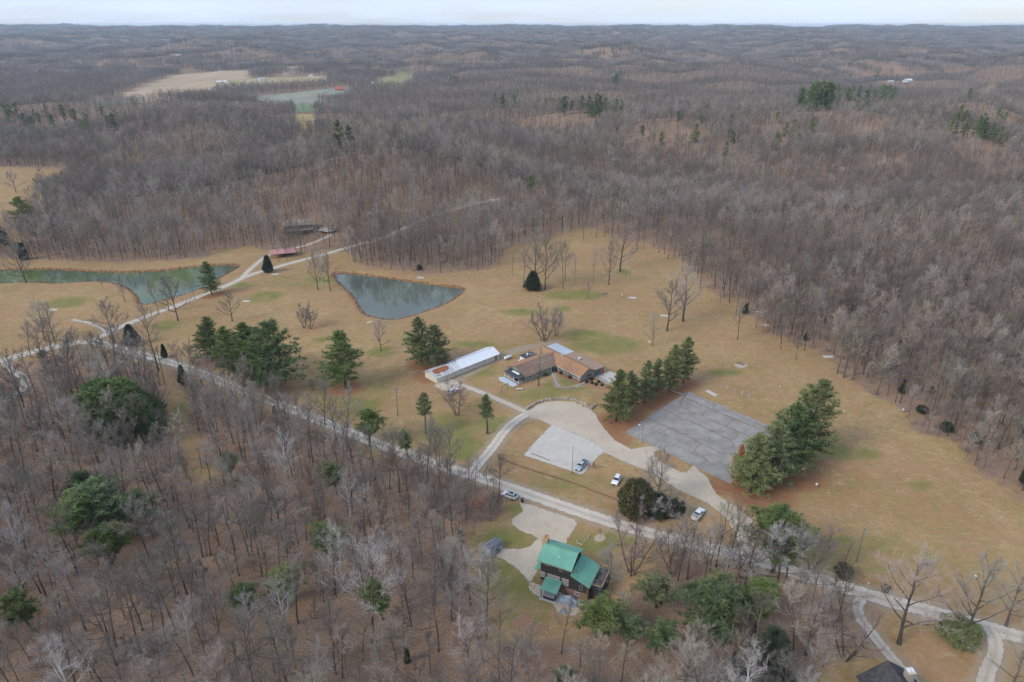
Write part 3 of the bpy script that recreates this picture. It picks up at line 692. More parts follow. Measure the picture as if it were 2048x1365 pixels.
# cracks in the paved lot, filled with brown grass: positions given along the lot's own two edges
la, lb_, ld = LOT[0], LOT[1], LOT[3]
def lp(s, tt): return la+(lb_-la)*s+(ld-la)*tt
crack_m = mat('crack_grass', (.17, .09, .045), (.27, .17, .09), 2.0, .95)
def crack(pts, w, seed):
    r = random.Random(seed); P = smooth([lp(*q) for q in pts], .6); vs, fs = [], []
    for i, p in enumerate(P):
        d = P[min(i+1, len(P)-1)]-P[max(i-1, 0)]; d.normalize(); nn = Vector((-d.y, d.x, 0)); ww = w*r.uniform(.35, 1.45)
        p = p+nn*r.uniform(-.06, .06)
        for s_ in (-1, 1): q = p+nn*(s_*ww/2); vs.append((q.x, q.y, .034+.0008*seed))
    for i in range(len(P)-1): fs.append((2*i, 2*i+1, 2*i+3, 2*i+2))
    mb = MB(); mb.add(vs, fs); return mb.build('crack', crack_m, lot)
CR = [([(.88,.0),(.87,.35),(.865,.7),(.87,.98)], .42), ([(.55,.02),(.55,.3),(.545,.62),(.53,.72)], .40), ([(.70,.12),(.705,.45),(.70,.75),(.71,.97)], .34),
 ([(.32,.02),(.33,.25),(.32,.6),(.31,.74)], .36), ([(.97,.10),(.965,.3),(.97,.52)], .25), ([(1,.0),(.9,.03),(.78,.06),(.70,.1)], .4), ([(.88,.30),(.79,.31),(.70,.33)], .3),
 ([(.87,.56),(.76,.57),(.62,.55),(.55,.52)], .24), ([(.53,.72),(.48,.77),(.41,.76),(.37,.72)], .34), ([(.70,.68),(.62,.72),(.54,.71)], .24), ([(.13,.3),(.14,.55),(.13,.8)], .26),
 ([(.12,.05),(.2,.12),(.32,.14)], .24), ([(.97,.3),(.93,.32),(.87,.33)], .24), ([(.55,.1),(.6,.16),(.66,.24),(.70,.28)], .18), ([(.32,.55),(.24,.56),(.17,.58)], .26),
 ([(.42,.30),(.43,.5),(.42,.6)], .15), ([(.98,.72),(.92,.73),(.87,.75)], .24), ([(.32,.36),(.38,.4),(.42,.47)], .22), ([(.17,.58),(.16,.66),(.15,.72)], .3), ([(.25,.74),(.24,.86),(.25,.95)], .3),
 ([(.04,.12),(.1,.1),(.2,.05)], .2), ([(.94,.4),(.935,.6),(.94,.9)], .18), ([(.62,.33),(.625,.5)], .12), ([(.2,.2),(.22,.4),(.21,.55)], .16)]
for i, (p, w) in enumerate(CR): crack(p, w, i)

# ------------------------------------------------------------------ ponds
def water(name, poly, deep, scum=None):
    m = bpy.data.materials.new(name+'_water'); m.use_nodes = True; tt = m.node_tree; b = tt.nodes['Principled BSDF']
    b.inputs['Roughness'].default_value = .025; b.inputs['IOR'].default_value = 1.36; b.inputs['Specular IOR Level'].default_value = .5
    ge = N(tt, 'ShaderNodeNewGeometry'); n1 = N(tt, 'ShaderNodeTexNoise', i_Scale=.03, i_Detail=4.0); L(tt, ge, n1, 0, 'Vector')
    x = N(tt, 'ShaderNodeMix', data_type='RGBA'); x.inputs[6].default_value = deep+(1,); x.inputs[7].default_value = (scum or tuple(c*1.25 for c in deep))+(1,)
    q = N(tt, 'ShaderNodeMapRange', i_1=.45, i_2=.6); L(tt, n1, q); L(tt, q, x, 0, 0); tt.links.new(x.outputs[2], b.inputs['Base Color'])
    n2 = N(tt, 'ShaderNodeTexNoise', i_Scale=1.2, i_Detail=3.0); L(tt, ge, n2, 0, 'Vector')
    bb = N(tt, 'ShaderNodeBump', i_Strength=.05, i_Distance=.05); L(tt, n2, bb, 0, 'Height'); L(tt, bb, b, 0, 'Normal')
    k = len(poly); c = Vector((sum(p.x for p in poly)/k, sum(p.y for p in poly)/k, 0))
    mb = MB(); vs = []
    for i, p in enumerate(poly):
        d = poly[(i+1) % k]-poly[i-1]; d.z = 0; d.normalize(); vs.append((p.x+d.y*.0, p.y-d.x*.0, -.8))
    # widen the sheet a little under the bank
    ar = sum(vs[i][0]*vs[(i+1) % k][1]-vs[(i+1) % k][0]*vs[i][1] for i in range(k)); sg = 1 if ar > 0 else -1
    v2 = []
    for i in range(k):
        d = Vector(vs[(i+1) % k])-Vector(vs[i-1]); d.normalize(); v2.append((vs[i][0]+sg*d.y*.8, vs[i][1]-sg*d.x*.8, -.78))
    mb.add(v2, [tuple(range(k))]); return tag(mb.build(name, m), kind='structure')
water('pond', POND1, (.085, .10, .072))
water('pond', POND2, (.08, .11, .065), (.10, .135, .04))

# ------------------------------------------------------------------ tree builders
bark = mat('bark', (.065, .052, .042), (.135, .11, .09), 2.2, .95, rand=.35, stretch=(1, 1, .25))
twig_dark = mat('twig_dark', (.165, .132, .105), (.235, .195, .162), .8, .95, rand=.35)
twig = mat('twig', (.235, .195, .16), (.35, .30, .25), .8, .95, rand=.5)
twig_pale = mat('twig_pale', (.33, .30, .275), (.42, .39, .365), .8, .95, rand=.15)
bark_pale = mat('bark_pale', (.36, .34, .31), (.50, .48, .44), 1.2, .9, rand=.1)
twig_red = mat('twig_red', (.20, .145, .135), (.27, .20, .185), .8, .95, rand=.25)
needles = mat('needles', (.058, .095, .026), (.15, .195, .05), .9, .75, rand=.28, lo=.3, hi=.7)
needles_y = mat('needles_bright', (.07, .125, .022), (.155, .22, .045), .9, .75, rand=.22, lo=.3, hi=.7)
needles_g = mat('needles_grey', (.105, .135, .045), (.22, .25, .095), .9, .75, rand=.18, lo=.3, hi=.7)
needles_c = mat('needles_cedar', (.028, .044, .024), (.065, .085, .042), 1.2, .8, rand=.2, lo=.3, hi=.7)
dead = mat('dead_needles', (.40, .20, .08), (.50, .28, .12), .9, .9)
oak_leaves = mat('dry_leaves', (.40, .19, .09), (.52, .30, .16), 1.5, .9, rand=.2)
def rvec(r):
    z = r.uniform(-1, 1); a = r.uniform(0, 6.2832); q = math.sqrt(1-z*z); return Vector((q*math.cos(a), q*math.sin(a), z))
def path_(r, p, d, Ln, n, wander, up):
    pts = [p.copy()]; d = d.normalized()
    for i in range(n):
        d = (d+rvec(r)*wander+Vector((0, 0, up))).normalized(); p = p+d*(Ln/n); pts.append(p)
    return pts
def at_path(pts, t):
    x = t*(len(pts)-1); i = min(int(x), len(pts)-2); f = x-i; return pts[i].lerp(pts[i+1], f), (pts[i+1]-pts[i]).normalized()
def strip(mb, a, b, w, r, m=0):
    d = b-a; s_ = d.cross(rvec(r))
    if s_.length < 1e-6: return
    s_ = s_.normalized()*(w/2); mb.tri(tuple(a-s_), tuple(a+s_), tuple(b), m)
def gen_bare(seed, H=20., spread=.34, first=.38, nl=13, q=0, stems=1, tr=.25, lean=.03, elev=(35, 68), dens=1.0, fine=1.0):
    """a leafless tree: wood holds trunk and limbs, tw the branches and twigs"""
    r = random.Random(seed); wood, tw = MB(), MB()
    nb, nt_, nl2 = {0: (8, 6, 9), 1: (7, 5, 6), 2: (4, 4, 4)}[q]; nt_ = max(2, int(nt_*dens))
    wf = {0: 1.2, 1: 1.9, 2: 4.0}[q]*fine
    for sidx in range(stems):
        if stems == 1: base = Vector((0, 0, -.3)); d0 = Vector((r.uniform(-lean, lean), r.uniform(-lean, lean), 1))
        else:
            a = 6.283*sidx/stems+r.uniform(-.4, .4); base = Vector((.35*math.cos(a), .35*math.sin(a), -.3)); d0 = Vector((.38*math.cos(a), .38*math.sin(a), 1))
        HH = H*(1 if stems == 1 else r.uniform(.75, 1)); ts = tr/(stems**.4)
        tp = path_(r, base, d0, HH*.86, 10 if q < 2 else 5, .055, .02)
        rad = [ts*(1.35 if i == 0 else 1)*(1-.88*i/(len(tp)-1))+.012 for i in range(len(tp))]
        wood.tube(tp, rad, 7 if q == 0 else (5 if q == 1 else 3), 0, False)
        nls = max(4, int(nl/(stems**.5)))
        for i in range(nls):
            f = (i+r.uniform(.1, .9))/nls; tt = first+(1-first)*f
            p, dd = at_path(tp, tt); az = i*2.4+r.uniform(-.5, .5); el = R(elev[0]+(elev[1]-elev[0])*f+r.uniform(-12, 12))
            dl = Vector((math.cos(az)*math.cos(el), math.sin(az)*math.cos(el), math.sin(el)))
            Ln = spread*H*(1.15-.68*f)*r.uniform(.7, 1.2)
            lp_ = path_(r, p, dl, Ln, 5 if q < 2 else 3, .2, .07); r0 = max(.03, ts*(1-.85*tt)*.62)
            wood.tube(lp_, [r0*(1-.8*j/(len(lp_)-1))+.008 for j in range(len(lp_))], 4 if q == 0 else 3, 0, False)
            for b in range(nb):
                s_ = .2+.8*(b+r.random())/nb; p2, d2 = at_path(lp_, min(s_, .999))
                d3 = (d2+rvec(r)*.75+Vector((0, 0, .22))).normalized(); L2 = Ln*.40*(1.25-.5*s_)*r.uniform(.6, 1.2)
                bp_ = path_(r, p2, d3, L2, 3 if q == 0 else 2, .25, .06)
                if q == 0: tw.tube(bp_, [.026, .018, .013, .008], 3, 0, False)
                else: strip(tw, bp_[0], bp_[-1], .05*wf*.8, r)
                for c in range(nt_):
                    s2 = .15+.85*(c+r.random())/nt_; p3, d4 = at_path(bp_, min(s2, .999))
                    d5 = (d4+rvec(r)*.8+Vector((0, 0, .22))).normalized(); L3 = L2*.5*r.uniform(.6, 1.3); e3 = p3+d5*L3
                    strip(tw, p3, e3, .026*wf, r)
                    for e in range(nl2):
                        p4 = p3.lerp(e3, r.uniform(.1, 1)); d6 = (d5+rvec(r)*.85+Vector((0, 0, .15))).normalized()
                        strip(tw, p4, p4+d6*(L3*.6*r.uniform(.5, 1.2)+.12), .019*wf, r)
    return wood, tw
def clump(mb, p, r, size, n, w, bias, m=0):
    for _ in range(n):
        d = (rvec(r)+bias).normalized(); l = size*r.uniform(.55, 1.15); s_ = d.cross(rvec(r))
        if s_.length < 1e-5: continue
        s_ = s_.normalized()*(w*l); mb.tri(tuple(p-s_), tuple(p+s_), tuple(p+d*l), m)
def gen_pine(seed, H=20., kind='wp', q=0):
    r = random.Random(seed); wood, nd = MB(), MB()
    if kind in ('wp', 'sk'):
        tp = path_(r, Vector((0, 0, -.3)), Vector((r.uniform(-.02, .02), r.uniform(-.02, .02), 1)), H, 10, .02, .02)
        wood.tube(tp, [.32*(1-i/10)+.02 for i in range(11)], 6, 0, False)
        nw = {0: 25, 2: 12}[q] if kind == 'wp' else 15; b0 = .13 if kind == 'wp' else .48
        for i in range(nw):
            f = (i+r.random()*.8)/nw; z = b0+(1-b0)*f; p, _ = at_path(tp, min(z, .995))
            prof = (min(1, .62+1.6*f) if f < .24 else 1)*(1-f)**.72+.05
            for k in range(6 if q == 0 else 4):
                if r.random() < (.2 if kind == 'wp' else .35): continue
                az = k*6.283/6+i*1.1+r.uniform(-.35, .35); el = R(-4+42*f+r.uniform(-8, 14)); Ln = H*(.27 if kind == 'wp' else .17)*prof*r.uniform(.5, 1.35)
                bp_ = path_(r, p, Vector((math.cos(az)*math.cos(el), math.sin(az)*math.cos(el), math.sin(el))), Ln, 4, .08, .035)
                wood.tube(bp_, [.06*(1-f*.6), .05, .04, .03, .015], 3, 0, False)
                nc = max(3, int(Ln*(2.7 if q == 0 else 1.2)))
                for c in range(nc):
                    s_ = .22+.78*(c+r.random())/nc; pc, dc = at_path(bp_, min(s_, .999)); side = dc.cross(Vector((0, 0, 1)))
                    pc = pc+side*r.uniform(-.28, .28)*Ln*(1-.55*s_)+Vector((0, 0, r.uniform(-.12, .16)))
                    clump(nd, pc, r, .95 if q == 0 else 1.6, 12 if q == 0 else 7, .085 if q == 0 else .16, dc*.6+Vector((0, 0, .3)))
    elif kind == 'sp':
        tp = path_(r, Vector((0, 0, -.3)), Vector((r.uniform(-.08, .08), r.uniform(-.08, .08), 1)), H*.93, 9, .05, .02)
        wood.tube(tp, [.21*(1-.8*i/9)+.015 for i in range(10)], 6, 0, False)
        for i in range(44 if q == 0 else 18):
            f = (i+.5)/(44 if q == 0 else 18); z = .40+.6*f; p, _ = at_path(tp, min(z, .995)); az = i*2.4+r.uniform(-.4, .4)
            el = R(5+40*f+r.uniform(-15, 15)); Ln = H*.21*(math.sin(math.pi*min(1, .16+.80*f))**.6)*r.uniform(.5, 1.2)
            bp_ = path_(r, p, Vector((math.cos(az)*math.cos(el), math.sin(az)*math.cos(el), math.sin(el))), Ln, 4, .2, .07)
            wood.tube(bp_, [.05, .04, .03, .02, .01], 3, 0, False)
            for c in range(15 if q == 0 else 6):
                s_ = .3+.7*r.random(); pc, dc = at_path(bp_, s_); clump(nd, pc+rvec(r)*.55*Ln*.35, r, .72 if q == 0 else 1.3, 14 if q == 0 else 7, .085 if q == 0 else .16, Vector((0, 0, .4))+dc*.3)
    elif kind in ('ce', 'bu', 'bm'):
        W_ = {'ce': .24, 'bu': .55, 'bm': .42}[kind]
        wood.tube([(0, 0, -.2), (.05, 0, H*.5), (0, 0, H*.9)], [.03*H*.4+.04, .05, .02], 5, 0, False)
        n = {0: 1100, 2: 220}[q]
        ph = [r.uniform(0, 6.28) for _ in range(4)]
        for i in range(n):
            f = r.random()**(.85); az = r.uniform(0, 6.283); z = H*(.03+.97*f)
            if kind == 'ce': pr = (1-f)**.75*min(1, .55+3*f)
            else: pr = math.sqrt(max(0, 1-(2*f-.75)**2/1.6)) if f < .98 else .2
            pr *= 1+.16*math.sin(3*az+ph[0]+4*f)+.12*math.sin(5*az+ph[1]-7*f)
            rr = H*W_*pr*math.sqrt(r.uniform(.45, 1.0)); p = Vector((rr*math.cos(az), rr*math.sin(az), z))
            clump(nd, p, r, H*.085+.12 if q == 0 else H*.15, 9, .10, Vector((math.cos(az), math.sin(az), .9))*.7)
    return wood, nd

# variants kept as shared meshes: (trunk mesh, crown mesh, height)
BV = {}
def bv(key, n, seed0, tmat, cmat, **kw):
    out = []
    for i in range(n):
        w, c = gen_bare(seed0+i, **kw); out.append((w.mesh('trunk', tmat), c.mesh('crown', twig_dark if key in 'fs' and i % 3 == 1 else cmat), kw.get('H', 20.), w, c))
    BV[key] = out
bv('f', 6, 100, bark, twig, H=21., spread=.28, first=.42, nl=15, tr=.21, elev=(30, 68), fine=.78)
bv('o', 4, 200, bark, twig, H=20., spread=.40, first=.22, nl=14, tr=.33, elev=(28, 70), fine=1.3, dens=1.2)
bv('m', 3, 300, bark, twig_red, H=12., spread=.36, first=.25, nl=14, stems=4, tr=.24, fine=.8)
bv('w', 2, 400, bark_pale, twig_pale, H=20., spread=.28, first=.35, nl=12, tr=.26)
bv('s', 3, 500, bark, twig, H=10., spread=.30, first=.25, nl=9, tr=.10, fine=.8)
PV = {}
for kd, n, s0, hh in (('wp', 4, 600, 21.), ('sp', 4, 620, 15.), ('ce', 3, 640, 6.), ('bu', 2, 660, 3.), ('bm', 2, 670, 9.), ('sk', 2, 680, 16.)):
    PV[kd] = []
    for i in range(n):
        w, c = gen_pine(s0+i, hh, kd); PV[kd].append((w, c, hh))
NM = {'wp': needles, 'sp': needles_y, 'ce': needles_c, 'bu': needles_c, 'bm': needles_y, 'sk': needles_g}
PM = {}
def pmesh(kd, i, cm):
    k = (kd, i, cm.name)
    if k not in PM:
        w, c, hh = PV[kd][i]; PM[k] = (w.mesh('trunk', bark), c.mesh('crown', cm), hh)
    return PM[k]
TAKEN = []      # (x, y, radius) kept clear of scattered trees
rt = random.Random(9)
def plant(name, meshes, loc, h, wf, label, cat, group, rz):
    tm, cm, hh = meshes; s_ = h/hh
    e = empty(name, loc, rz, label, cat, group); e.scale = (s_*wf, s_*wf, s_)
    obj('trunk', tm, e); obj('crown', cm, e); return e
for i, (u, vb, vt, kd, wf, lab) in enumerate(EVER):
    p = G(u, vb); z = H1(p.x, p.y); h = max(1.2, Zat(vt, p.y)-z)
    cmn = NM[kd]
    if 'grey green' in lab or 'muted' in lab or 'pale green' in lab or 'sparse' in lab: cmn = needles_g
    if 'dark' in lab and kd == 'sp' or 'low' in lab and kd == 'sp': cmn = needles
    if 'yellowish' in lab or 'light green' in lab or 'yellow green' in lab: cmn = needles_y
    if ('row' in lab or 'paved lot' in lab) and kd == 'wp' and 'dark' not in lab: cmn = needles_g
    if 'orange dead' in lab: cmn = dead
    if kd == 'bm' and 'dark' in lab: cmn = needles
    nm = {'wp': 'pine_tree', 'sp': 'pine_tree', 'sk': 'pine_tree', 'ce': 'cedar_tree', 'bu': 'evergreen_shrub', 'bm': 'evergreen_shrub'}[kd]
    k = i % len(PV[kd])
    wid = wf*{'ce': 1.0, 'bu': 1.0, 'sp': 1.45, 'wp': 1.15 if 'row' in lab else (1.35 if 'paved lot' in lab else 1.5)}.get(kd, 1.25)
    plant(nm, pmesh(kd, k, cmn), (p.x, p.y, z), h, wid, lab, {'p': 'pine tree', 'c': 'cedar', 'e': 'shrub'}[nm[0]], None, rt.uniform(0, 6.28))
    TAKEN.append((p.x, p.y, 5.0 if kd in ('sp', 'bm') else 2.5)); TAKEN.append((p.x, p.y-5.5, 4.0 if kd in ('sp', 'bm') else 1.0))
far_lod = {}
for kd in ('sp', 'wp'):
    w, c = gen_pine(700+len(far_lod), 16., kd, 2); far_lod[kd] = (w.mesh('trunk', bark), c.mesh('crown', needles), 16.)
for i, (u, v, vt, hh) in enumerate(FAR_EVER):
    p = G(u, v)
    if vt is not None: hh = 12*hh*.9
    where = 'hill dip behind the wooded knoll' if u < 720 and u > 600 else ('large evergreen stand on the far right hillside' if 1580 < u < 1800 and v < 250 else ('slope at the right picture edge' if u >= 1800 else ('left wooded hills' if u <= 600 else 'middle wooded ridge')))
    plant('pine_tree', far_lod['sp' if i % 2 else 'wp'], (p.x, p.y, p.z), hh*1.35, 1.0, 'distant dark pine on the '+where if 'stand' not in where else 'distant dark pine in the '+where, 'pine tree', 'distant pines on the '+where, rt.uniform(0, 6.28))
    TAKEN.append((p.x, p.y, 7)); TAKEN.append((p.x*.992, p.y-11, 8))
for i, (u, vb, vt, kd, wf, lab) in enumerate(BARE):
    p = G(u, vb); z = H1(p.x, p.y); h = Zat(vt, p.y)-z; v_ = BV[kd][i % len(BV[kd])]
    ms = v_[:3]
    if 'white bare' in lab or 'grey bare' in lab or 'pale' in lab or 'grey tangled' in lab:
        k = ('b', kd, i % len(BV[kd]))
        if k not in PM: m2 = v_[1].copy(); m2.materials.clear(); m2.materials.append(twig_pale); PM[k] = m2
        ms = (v_[0], PM[k], v_[2])
    plant('bare_tree', ms, (p.x, p.y, z), h, wf, lab, 'bare tree', None, rt.uniform(0, 6.28)); TAKEN.append((p.x, p.y, 2.5))

# ------------------------------------------------------------------ the woods
KEEP = []       # building footprints: (x, y, radius)
for u, v, r_ in [(1125,1150,16),(597,452,14),(565,505,8),(988,1102,4),(1800,1370,14),(930,735,20),(1100,730,25),(190,700,11),(120,712,9),(60,735,9),(240,722,7),(40,770,8),(0,745,9)]:
    p = G(u, v); KEEP.append((p.x, p.y, r_))
for u, v in [(444,166),(523,162),(622,155),(679,181),(733,161),(715,168),(746,170),(650,163),(668,166),(1815,165),(1781,165),(1975,192),(642,122.5),(352,112),(361,110.5)]:
    p = G(u, v); KEEP += [(p.x, p.y, 16), (p.x, p.y-22, 14), (p.x*.97, p.y-45, 12)]
rs = np.random.RandomState(17)
def jgrid(y0, y1, st, wx):
    out = []
    ys = np.arange(y0, y1, st)
    for y in ys:
        w = wx(y); x = np.arange(-w, w, st); out.append(np.stack([x+rs.uniform(-.48, .48, len(x))*st, np.full(len(x), y)+rs.uniform(-.48, .48, len(x))*st], 1))
    return np.concatenate(out)
def allowed(P, road=3.2, gap=1.5):
    x, y = P[:, 0], P[:, 1]; ok = np.ones(len(P), bool); nr = (y < 760)
    d = np.full(len(P), 50.0); d[nr] = opensd(x[nr], y[nr]); ok &= d > gap
    for n, path, w, m in ROADW:
        k = ok & (y < 620)
        if k.any(): 
            q = pdist(x[k], y[k], path[::3]+[path[-1]]); i = np.where(k)[0]; ok[i[q < w/2+road]] = False
    for X_, Y_, r_ in TAKEN+KEEP: ok &= (x-X_)**2+(y-Y_)**2 > r_*r_
    k = (y > 600) & (y < 3500)
    if k.any():
        i = np.where(k)[0]
        for F_, c in FF: ok[i[sdist(x[i], y[i], F_) < 6]] = False
    return P[ok]
wfun = lambda y: 62+.80*y
near_pts = allowed(jgrid(88, 330, 5.1, wfun), 2.2, 1.2)
# thin the lower woods so that the leaf litter shows between the trunks
keep = rs.rand(len(near_pts)) < np.where((near_pts[:, 1] < 260) & (near_pts[:, 0] < 90), .84, .95)
near_pts = near_pts[keep]
nz = hgt(near_pts[:, 0], near_pts[:, 1])
nh = 20*rs.uniform(.62, 1.18, len(near_pts))
# a share of low, thin ones
small = rs.rand(len(near_pts)) < .25; nh[small] *= .6
uv = [proj(x, y, z+h*.6) for (x, y), z, h in zip(near_pts, nz, nh)]
inview = np.array([(-10 < u < 2058) and (0 < v < 1390) for u, v in uv])
order = np.argsort(np.where(inview, near_pts[:, 1]-nh*2.0, 1e9))
n_single = 300-len(BARE)
single = order[:n_single]
LANDM = [('the dark pine cluster', (215,1070)), ('the orange leaved sapling', (640,1070)), ('the leaning trunk pine', (578,1195)), ('the yellow green pine', (494,1225)), ('the lower left pine', (68,1260)),
 ('the thin crowned pine', (765,1235)), ('the house lawn', (930,1180)), ('the brightest green pine', (1400,1290)), ('the dark juniper', (1535,1345)), ('the side driveway', (1680,1290)), ('the pale green pine by the patio', (1190,1280)),
 ('the muted green pine', (676,985)), ('the road verge', (1600,1200)), ('the bottom middle picture edge', (960,1350)), ('the lower left picture corner', (150,1350)), ('the lower woods centre', (400,1150)), ('the bottom left edge', (330,1330)), ('the lower left wood', (620,1330)), ('the thicket', (860,1040)), ('the evergreen thicket', (250,880)), ('the power line clearing', (400,960)), ('the left picture edge', (20,1050))]
LM = [(n, G(*q)) for n, q in LANDM]
for j, i in enumerate(single):
    x, y = near_pts[i]; h = float(nh[i]); kd = 'f' if h > 13.5 else 's'
    if rs.rand() < .04 and h > 13: kd = 'w'
    nmk = min(LM, key=lambda q: (q[1].x-x)**2+(q[1].y-y)**2)[0]
    desc = {'f': 'tall bare grey tree', 's': 'low thin bare tree', 'w': 'pale barked bare tree'}[kd]
    v_ = BV[kd][rs.randint(len(BV[kd]))]
    plant('bare_tree', v_[:3], (x, y, nz[i]), h, float(rs.uniform(.85, 1.25)), f'{desc} in the woods by {nmk}', 'bare tree', f'{desc}s in the woods by {nmk}', float(rs.uniform(0, 6.28)))

def scatter(name, pts, rot, scl, idx, objs, kind='stuff', label=None, cat=None):
    col = bpy.data.collections.new(name+'_kinds')
    for k, o in enumerate(objs): o.name = '%s_kind_%02d' % (name, k); col.objects.link(o)
    me = bpy.data.meshes.new(name); me.vertices.add(len(pts)); me.vertices.foreach_set('co', np.ascontiguousarray(pts, dtype=np.float32).ravel())
    attr(me, 'rot', rot); attr(me, 'scl', scl); attr(me, 'idx', idx, 'INT')
    o = bpy.data.objects.new(name, me); C.objects.link(o)
    ng = bpy.data.node_groups.new(name, 'GeometryNodeTree')
    ng.interface.new_socket('Geometry', in_out='INPUT', socket_type='NodeSocketGeometry'); ng.interface.new_socket('Geometry', in_out='OUTPUT', socket_type='NodeSocketGeometry')
    gi, go = ng.nodes.new('NodeGroupInput'), ng.nodes.new('NodeGroupOutput')
    ip = ng.nodes.new('GeometryNodeInstanceOnPoints'); ci = ng.nodes.new('GeometryNodeCollectionInfo')
    ci.inputs['Collection'].default_value = col; ci.inputs['Separate Children'].default_value = True; ci.inputs['Reset Children'].default_value = True
    def na(nm, ty):
        n = ng.nodes.new('GeometryNodeInputNamedAttribute'); n.data_type = ty; n.inputs['Name'].default_value = nm; return n.outputs[0]
    cxz = ng.nodes.new('ShaderNodeCombineXYZ'); ng.links.new(na('rot', 'FLOAT'), cxz.inputs[2])
    ng.links.new(gi.outputs[0], ip.inputs['Points']); ng.links.new(ci.outputs[0], ip.inputs['Instance']); ip.inputs['Pick Instance'].default_value = True
    ng.links.new(na('idx', 'INT'), ip.inputs['Instance Index']); ng.links.new(cxz.outputs[0], ip.inputs['Rotation']); ng.links.new(na('scl', 'FLOAT'), ip.inputs['Scale'])
    ng.links.new(ip.outputs[0], go.inputs[0])
    md = o.modifiers.new('scatter', 'NODES'); md.node_group = ng
    return tag(o, label, cat, None, kind)
def joined(w, c, mats):
    mb = MB(); mb.add(w.v, w.f, 0); mb.add(c.v, c.f, 1); return bpy.data.objects.new('k', mb.mesh('k', mats))
# near trees that are not among the 300, then everything to 2.2 km
rest = np.ones(len(near_pts), bool); rest[single] = False
rp = np.concatenate([near_pts[rest], np.stack([nz[rest], nh[rest]], 1)], 1)
mid = allowed(jgrid(330, 900, 5.5, wfun), 2.5, 1.0)
edg = allowed(jgrid(180, 480, 6.5, wfun), 3.0, -17.0); ed_ = opensd(edg[:, 0], edg[:, 1])
edg = edg[(ed_ < 1.0) & (edg[:, 0] > 30) & (edg[:, 1] > 150+.0*edg[:, 0]) & (rs.rand(len(edg)) < .62*(1-ss(0, 17, -ed_))) & (edg[:, 0]*.62+edg[:, 1] > 305)]
mid = np.concatenate([mid, edg])
gl = sn(mid[:, 0], mid[:, 1], 120, 31)+.6*sn(mid[:, 0], mid[:, 1], 45, 32); mid = mid[~((gl > .45) & (rs.rand(len(mid)) < np.where(mid[:, 0] > 20, .6, .08)))]
hz = hgt(mid[:, 0], mid[:, 1]); mh = 19.5*rs.uniform(.5, 1.2, len(mid))
mid = np.concatenate([mid, np.stack([hz, mh], 1)], 1)
mid2 = allowed(jgrid(900, 2300, 7.8, wfun))
mid2 = np.concatenate([mid2, np.stack([hgt0(mid2[:, 0], mid2[:, 1]), 18.5*rs.uniform(.55, 1.2, len(mid2))], 1)], 1)
kinds = [joined(v[3], v[4], [bark, twig_dark if k_ % 3 == 1 else twig]) for k_, v in enumerate(BV['f'])]+[joined(v[3], v[4], [bark_pale, twig_pale]) for v in BV['w'][:1]]
l1 = [gen_bare(800+i, H=21., spread=.335, first=.47, nl=14, q=1, tr=.19, elev=(24, 64), fine=.82) for i in range(5)]
kinds += [joined(w, c, [bark, twig]) for w, c in l1]
l2 = [gen_bare(820+i, H=21., spread=.32, first=.45, nl=11, q=2, tr=.24, elev=(26, 64), fine=.8) for i in range(5)]
kinds += [joined(w, c, [bark, twig]) for w, c in l2]
kinds += [joined(w, c, [bark, twig_dark]) for w, c in l1]+[joined(w, c, [bark, twig_dark]) for w, c in l2]
A = np.concatenate([rp, mid, mid2])
idx = np.where(A[:, 1] < 330, np.where(rs.rand(len(A)) < .03, 6, rs.randint(0, 6, len(A))), np.where(A[:, 1] < 900, np.where(rs.rand(len(A)) < .02, 6, 7+rs.randint(0, 5, len(A))), 12+rs.randint(0, 5, len(A))))
dkp = sn(A[:, 0], A[:, 1], 260, 41)+.5*sn(A[:, 0], A[:, 1], 90, 42)-1.6*ga(A[:, 0]+85, A[:, 1]-560, 150, 110)+.1-.045*(A[:, 2]+12)*ss(480, 650, A[:, 1])  # dark twigs by stand; more in low ground, relief shading put into the colour
swp = (idx >= 7) & (rs.rand(len(A)) < np.clip(.45+.9*dkp, .04, .9)); idx = np.where(swp, idx+10, idx)
scatter('bare_woods', A[:, :3], rs.uniform(0, 6.28, len(A)), A[:, 3]/21., idx, kinds, label='leafless grey brown woods covering the hills around the field', cat='woods')
# far hills: patches of many small trees
def patch(seed, tm=None):
    r = random.Random(seed); mb = MB()
    for i in range(34):
        w, c = l2[r.randrange(5)]; x, y = r.uniform(-26, 26), r.uniform(-26, 26); a = r.uniform(0, 6.28); s_ = r.uniform(.65, 1.1); ca, sa = math.cos(a)*s_*1.15, math.sin(a)*s_*1.15
        for k, m in ((w, 0), (c, 1)): mb.add([(p[0]*ca-p[1]*sa+x, p[0]*sa+p[1]*ca+y, p[2]*s_) for p in k.v], k.f, m)
    return bpy.data.objects.new('k', mb.mesh('k', [bark, tm or twig]))
farp = jgrid(2300, 9800, 50, lambda y: 200+.80*y); farp = allowed(farp)
farp3 = np.concatenate([farp, hgt0(farp[:, 0], farp[:, 1])[:, None]], 1)
scatter('distant_forest', farp3, rs.uniform(0, 6.28, len(farp3)), rs.uniform(.9, 1.15, len(farp3)), rs.randint(0, 3, len(farp3))+3*(rs.rand(len(farp3)) < np.clip(.55-.03*(farp3[:, 2]-hgt0(farp3[:, 0], farp3[:, 1]-260)), .08, .92)), [patch(900+i) for i in range(3)]+[patch(903+i, twig_dark) for i in range(3)], label='far wooded hills fading towards the horizon', cat='forest')  # dark patches favoured where ground drops away, painting relief shade into the crowns
